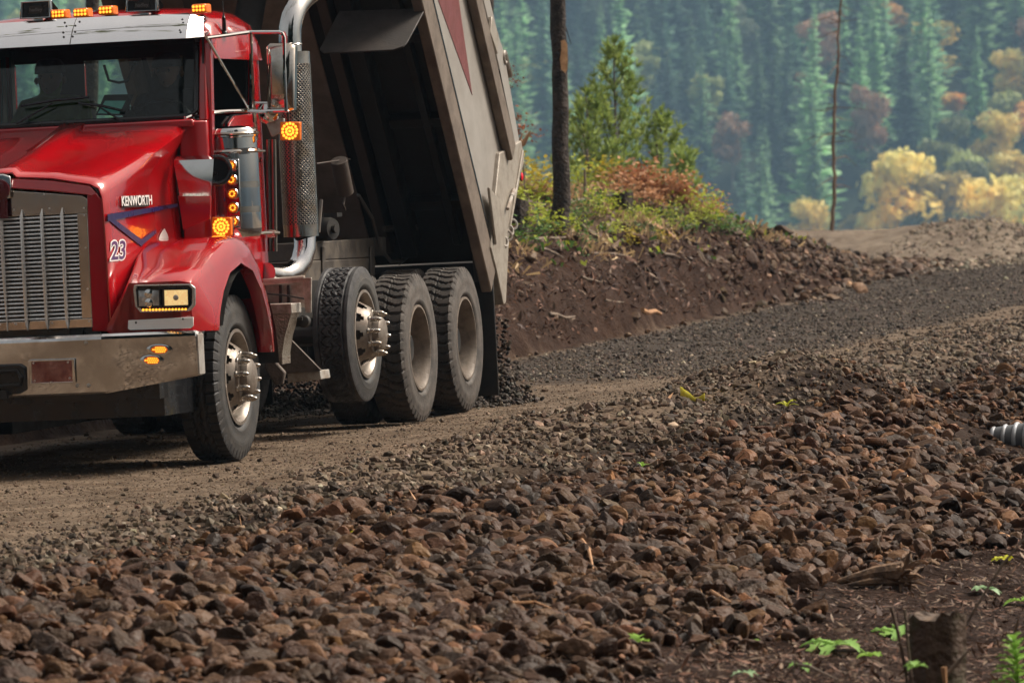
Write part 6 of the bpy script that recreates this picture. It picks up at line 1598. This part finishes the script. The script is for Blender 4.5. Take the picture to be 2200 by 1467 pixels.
# ------------------------------------------------------------------ people in the cab
def figure(label, hip, seat_z, cloth, arms, lean=0.0):
    """seated figure in the truck's own frame: one skinned body, hair and cap are parts"""
    def W(p): return TM @ Vector(p)
    hx, hy = hip
    J = {'pel': (hx, hy, seat_z), 'sp': (hx - .02, hy, seat_z + .22), 'ch': (hx - .03 + lean, hy, seat_z + .42), 'nk': (hx - .01 + lean, hy, seat_z + .56), 'hd': (hx + .01 + lean, hy, seat_z + .66), 'ht': (hx + .01 + lean, hy, seat_z + .78)}
    E_ = [('pel', 'sp'), ('sp', 'ch'), ('ch', 'nk'), ('nk', 'hd'), ('hd', 'ht')]
    Rr = {'pel': (.17, .13), 'sp': (.16, .12), 'ch': (.18, .13), 'nk': (.065, .065), 'hd': (.085, .10), 'ht': (.07, .085)}
    for k, s in (('l', 1), ('r', -1)):
        el, ha = arms[k]
        J['sh' + k] = (hx - .03 + lean, hy + s * .19, seat_z + .47); J['el' + k] = el; J['ha' + k] = ha
        J['hp' + k] = (hx + .05, hy + s * .09, seat_z - .02); J['kn' + k] = (hx + .46, hy + s * .13, seat_z + .02); J['ft' + k] = (hx + .52, hy + s * .13, seat_z - .42)
        E_ += [('ch', 'sh' + k), ('sh' + k, 'el' + k), ('el' + k, 'ha' + k), ('pel', 'hp' + k), ('hp' + k, 'kn' + k), ('kn' + k, 'ft' + k)]
        Rr.update({'sh' + k: (.085, .085), 'el' + k: (.055, .055), 'ha' + k: (.038, .038), 'hp' + k: (.10, .10), 'kn' + k: (.075, .075), 'ft' + k: (.05, .05)})
        f = (Vector(ha) - Vector(el)).normalized(); sd_ = f.cross(Vector((0, 0, 1))).normalized(); up = sd_.cross(f)
        pc = Vector(ha) + f * .05; J['pm' + k] = tuple(pc); E_.append(('ha' + k, 'pm' + k)); Rr['pm' + k] = (.036, .022)
        for q, (off, L) in enumerate(((-.030, .062), (-.010, .074), (.010, .070), (.030, .055))):
            b0 = pc + sd_ * off + f * .025; b1 = b0 + f * L * .45; b2 = b1 + (f * .5 - up * .8) * L * .5
            for nm, pt in (('a', b0), ('b', b1), ('c', b2)): J['f%s%d%s' % (k, q, nm)] = tuple(pt); Rr['f%s%d%s' % (k, q, nm)] = (.009, .009)
            E_ += [('pm' + k, 'f%s%da' % (k, q)), ('f%s%da' % (k, q), 'f%s%db' % (k, q)), ('f%s%db' % (k, q), 'f%s%dc' % (k, q))]
        t0 = Vector(ha) + f * .03 - sd_ * s * .035; t1 = t0 + (f * .7 - sd_ * s * .5) * .04
        J['t0' + k] = tuple(t0); J['t1' + k] = tuple(t1); Rr['t0' + k] = (.012, .012); Rr['t1' + k] = (.009, .009); E_ += [('ha' + k, 't0' + k), ('t0' + k, 't1' + k)]
    names = list(J); me = bpy.data.meshes.new('person'); me.from_pydata([W(J[n_]) for n_ in names], [(names.index(a_), names.index(b_)) for a_, b_ in E_], [])
    o = bpy.data.objects.new('person', me); COL.objects.link(o); o.modifiers.new('skin', 'SKIN'); sb = o.modifiers.new('sub', 'SUBSURF'); sb.levels = 1; sb.render_levels = 2
    for i, n_ in enumerate(names): me.skin_vertices[0].data[i].radius = Rr[n_]; me.skin_vertices[0].data[i].use_root = (n_ == 'pel')
    me.materials.append(cloth); tag(o, label, 'person')
    # face and hair as clothing-like parts of the head
    m = MB(); c = W(J['hd']); fx = TM.to_3x3() @ Vector((1, 0, 0)); ly = TM.to_3x3() @ Vector((0, 1, 0)); uz = TM.to_3x3() @ Vector((0, 0, 1))
    rg = []
    for i in range(11):
        k = i / 10; z = -.11 + .24 * k; r0 = .09 * math.sqrt(max(.02, 1 - ((k - .5) * 2) ** 2)) * (1.0 if k > .4 else .9)
        rg.append([c + uz * z + fx * (math.cos(a_) * r0 * 1.12 + (.022 if abs(a_) < .3 and .38 < k < .55 else 0)) + ly * math.sin(a_) * r0 * .9 for a_ in [2 * math.pi * j / 24 - math.pi for j in range(24)]])
    m.rings(rg); m.lathe([(.001, 0), (.02, .006), (.025, .02), (.01, .03)], c + ly * .08, ly, 10); m.lathe([(.001, 0), (.02, .006), (.025, .02), (.01, .03)], c - ly * .08, -ly, 10)
    hd = m.build('face', M['skin'], o)
    m = MB()
    for s in (-1, 1): m.lathe([(.013, 0), (.008, .006)], c + fx * .092 + ly * s * .033 + uz * .02, fx, 10)
    m.box(c + fx * .095 - uz * .055, (.01, .01, .006)); m.build('eyes', M['gloss'], o)
    m = MB(); m.lathe([(.102, 0), (.10, .04), (.075, .09), (.02, .105)], c + uz * .045, uz, 20); m.prism([c + uz * .05 + ly * s * .07 + fx * d for s, d in ((-1, .06), (1, .06), (.7, .17), (-.7, .17))], uz * .01); m.build('cap', M['cloth'], o)
    return o
figure('person in a green high-visibility shirt sitting behind the windshield', (-1.18, -.34), 1.83, M['hivis'], {'l': ((-.98, -.05, 2.0), (-.74, -.10, 2.08)), 'r': ((-1.0, -.62, 2.0), (-.76, -.52, 2.1))}, .02)
figure('driver in a dark jacket seen through the open side window', (-1.18, .46), 1.83, M['cloth'], {'l': ((-1.0, .74, 2.02), (-.84, .66, 2.22)), 'r': ((-1.0, .22, 2.0), (-.84, .29, 2.2))}, .0)
# tablet on the dashboard
m = MB(); A = [T(u, v, x=-.52) for u, v in ((205, 248), (268, 249), (288, 203), (224, 204))]; m.prism(A, (-.015, 0, 0)); o = m.build('tablet', M['gloss'], None, bevel=.004); o.matrix_world = TM; tag(o, 'tablet computer propped on the dashboard behind the windshield', 'tablet')
m = MB(); m.prism([T(u, v, x=-.517) for u, v in ((210, 244), (256, 245), (270, 217), (226, 217))], (.002, 0, 0)); s_ = m.build('screen', M['screen'], o)

# ------------------------------------------------------------------ haze
hzm = bpy.data.materials.new('valley_haze'); hzm.use_nodes = True; n_ = hzm.node_tree.nodes; n_.remove(n_['Principled BSDF'])
pv = n_.new('ShaderNodeVolumePrincipled'); pv.inputs['Color'].default_value = (.45, .72, 1.0, 1); pv.inputs['Density'].default_value = .00023; pv.inputs['Anisotropy'].default_value = 0
hzm.node_tree.links.new(pv.outputs[0], n_['Material Output'].inputs['Volume'])
m = MB(); m.box((0, 800, 50), (1800, 2500, 260)); o = m.build('haze', hzm, None, smooth=0); tag(o, kind='stuff')
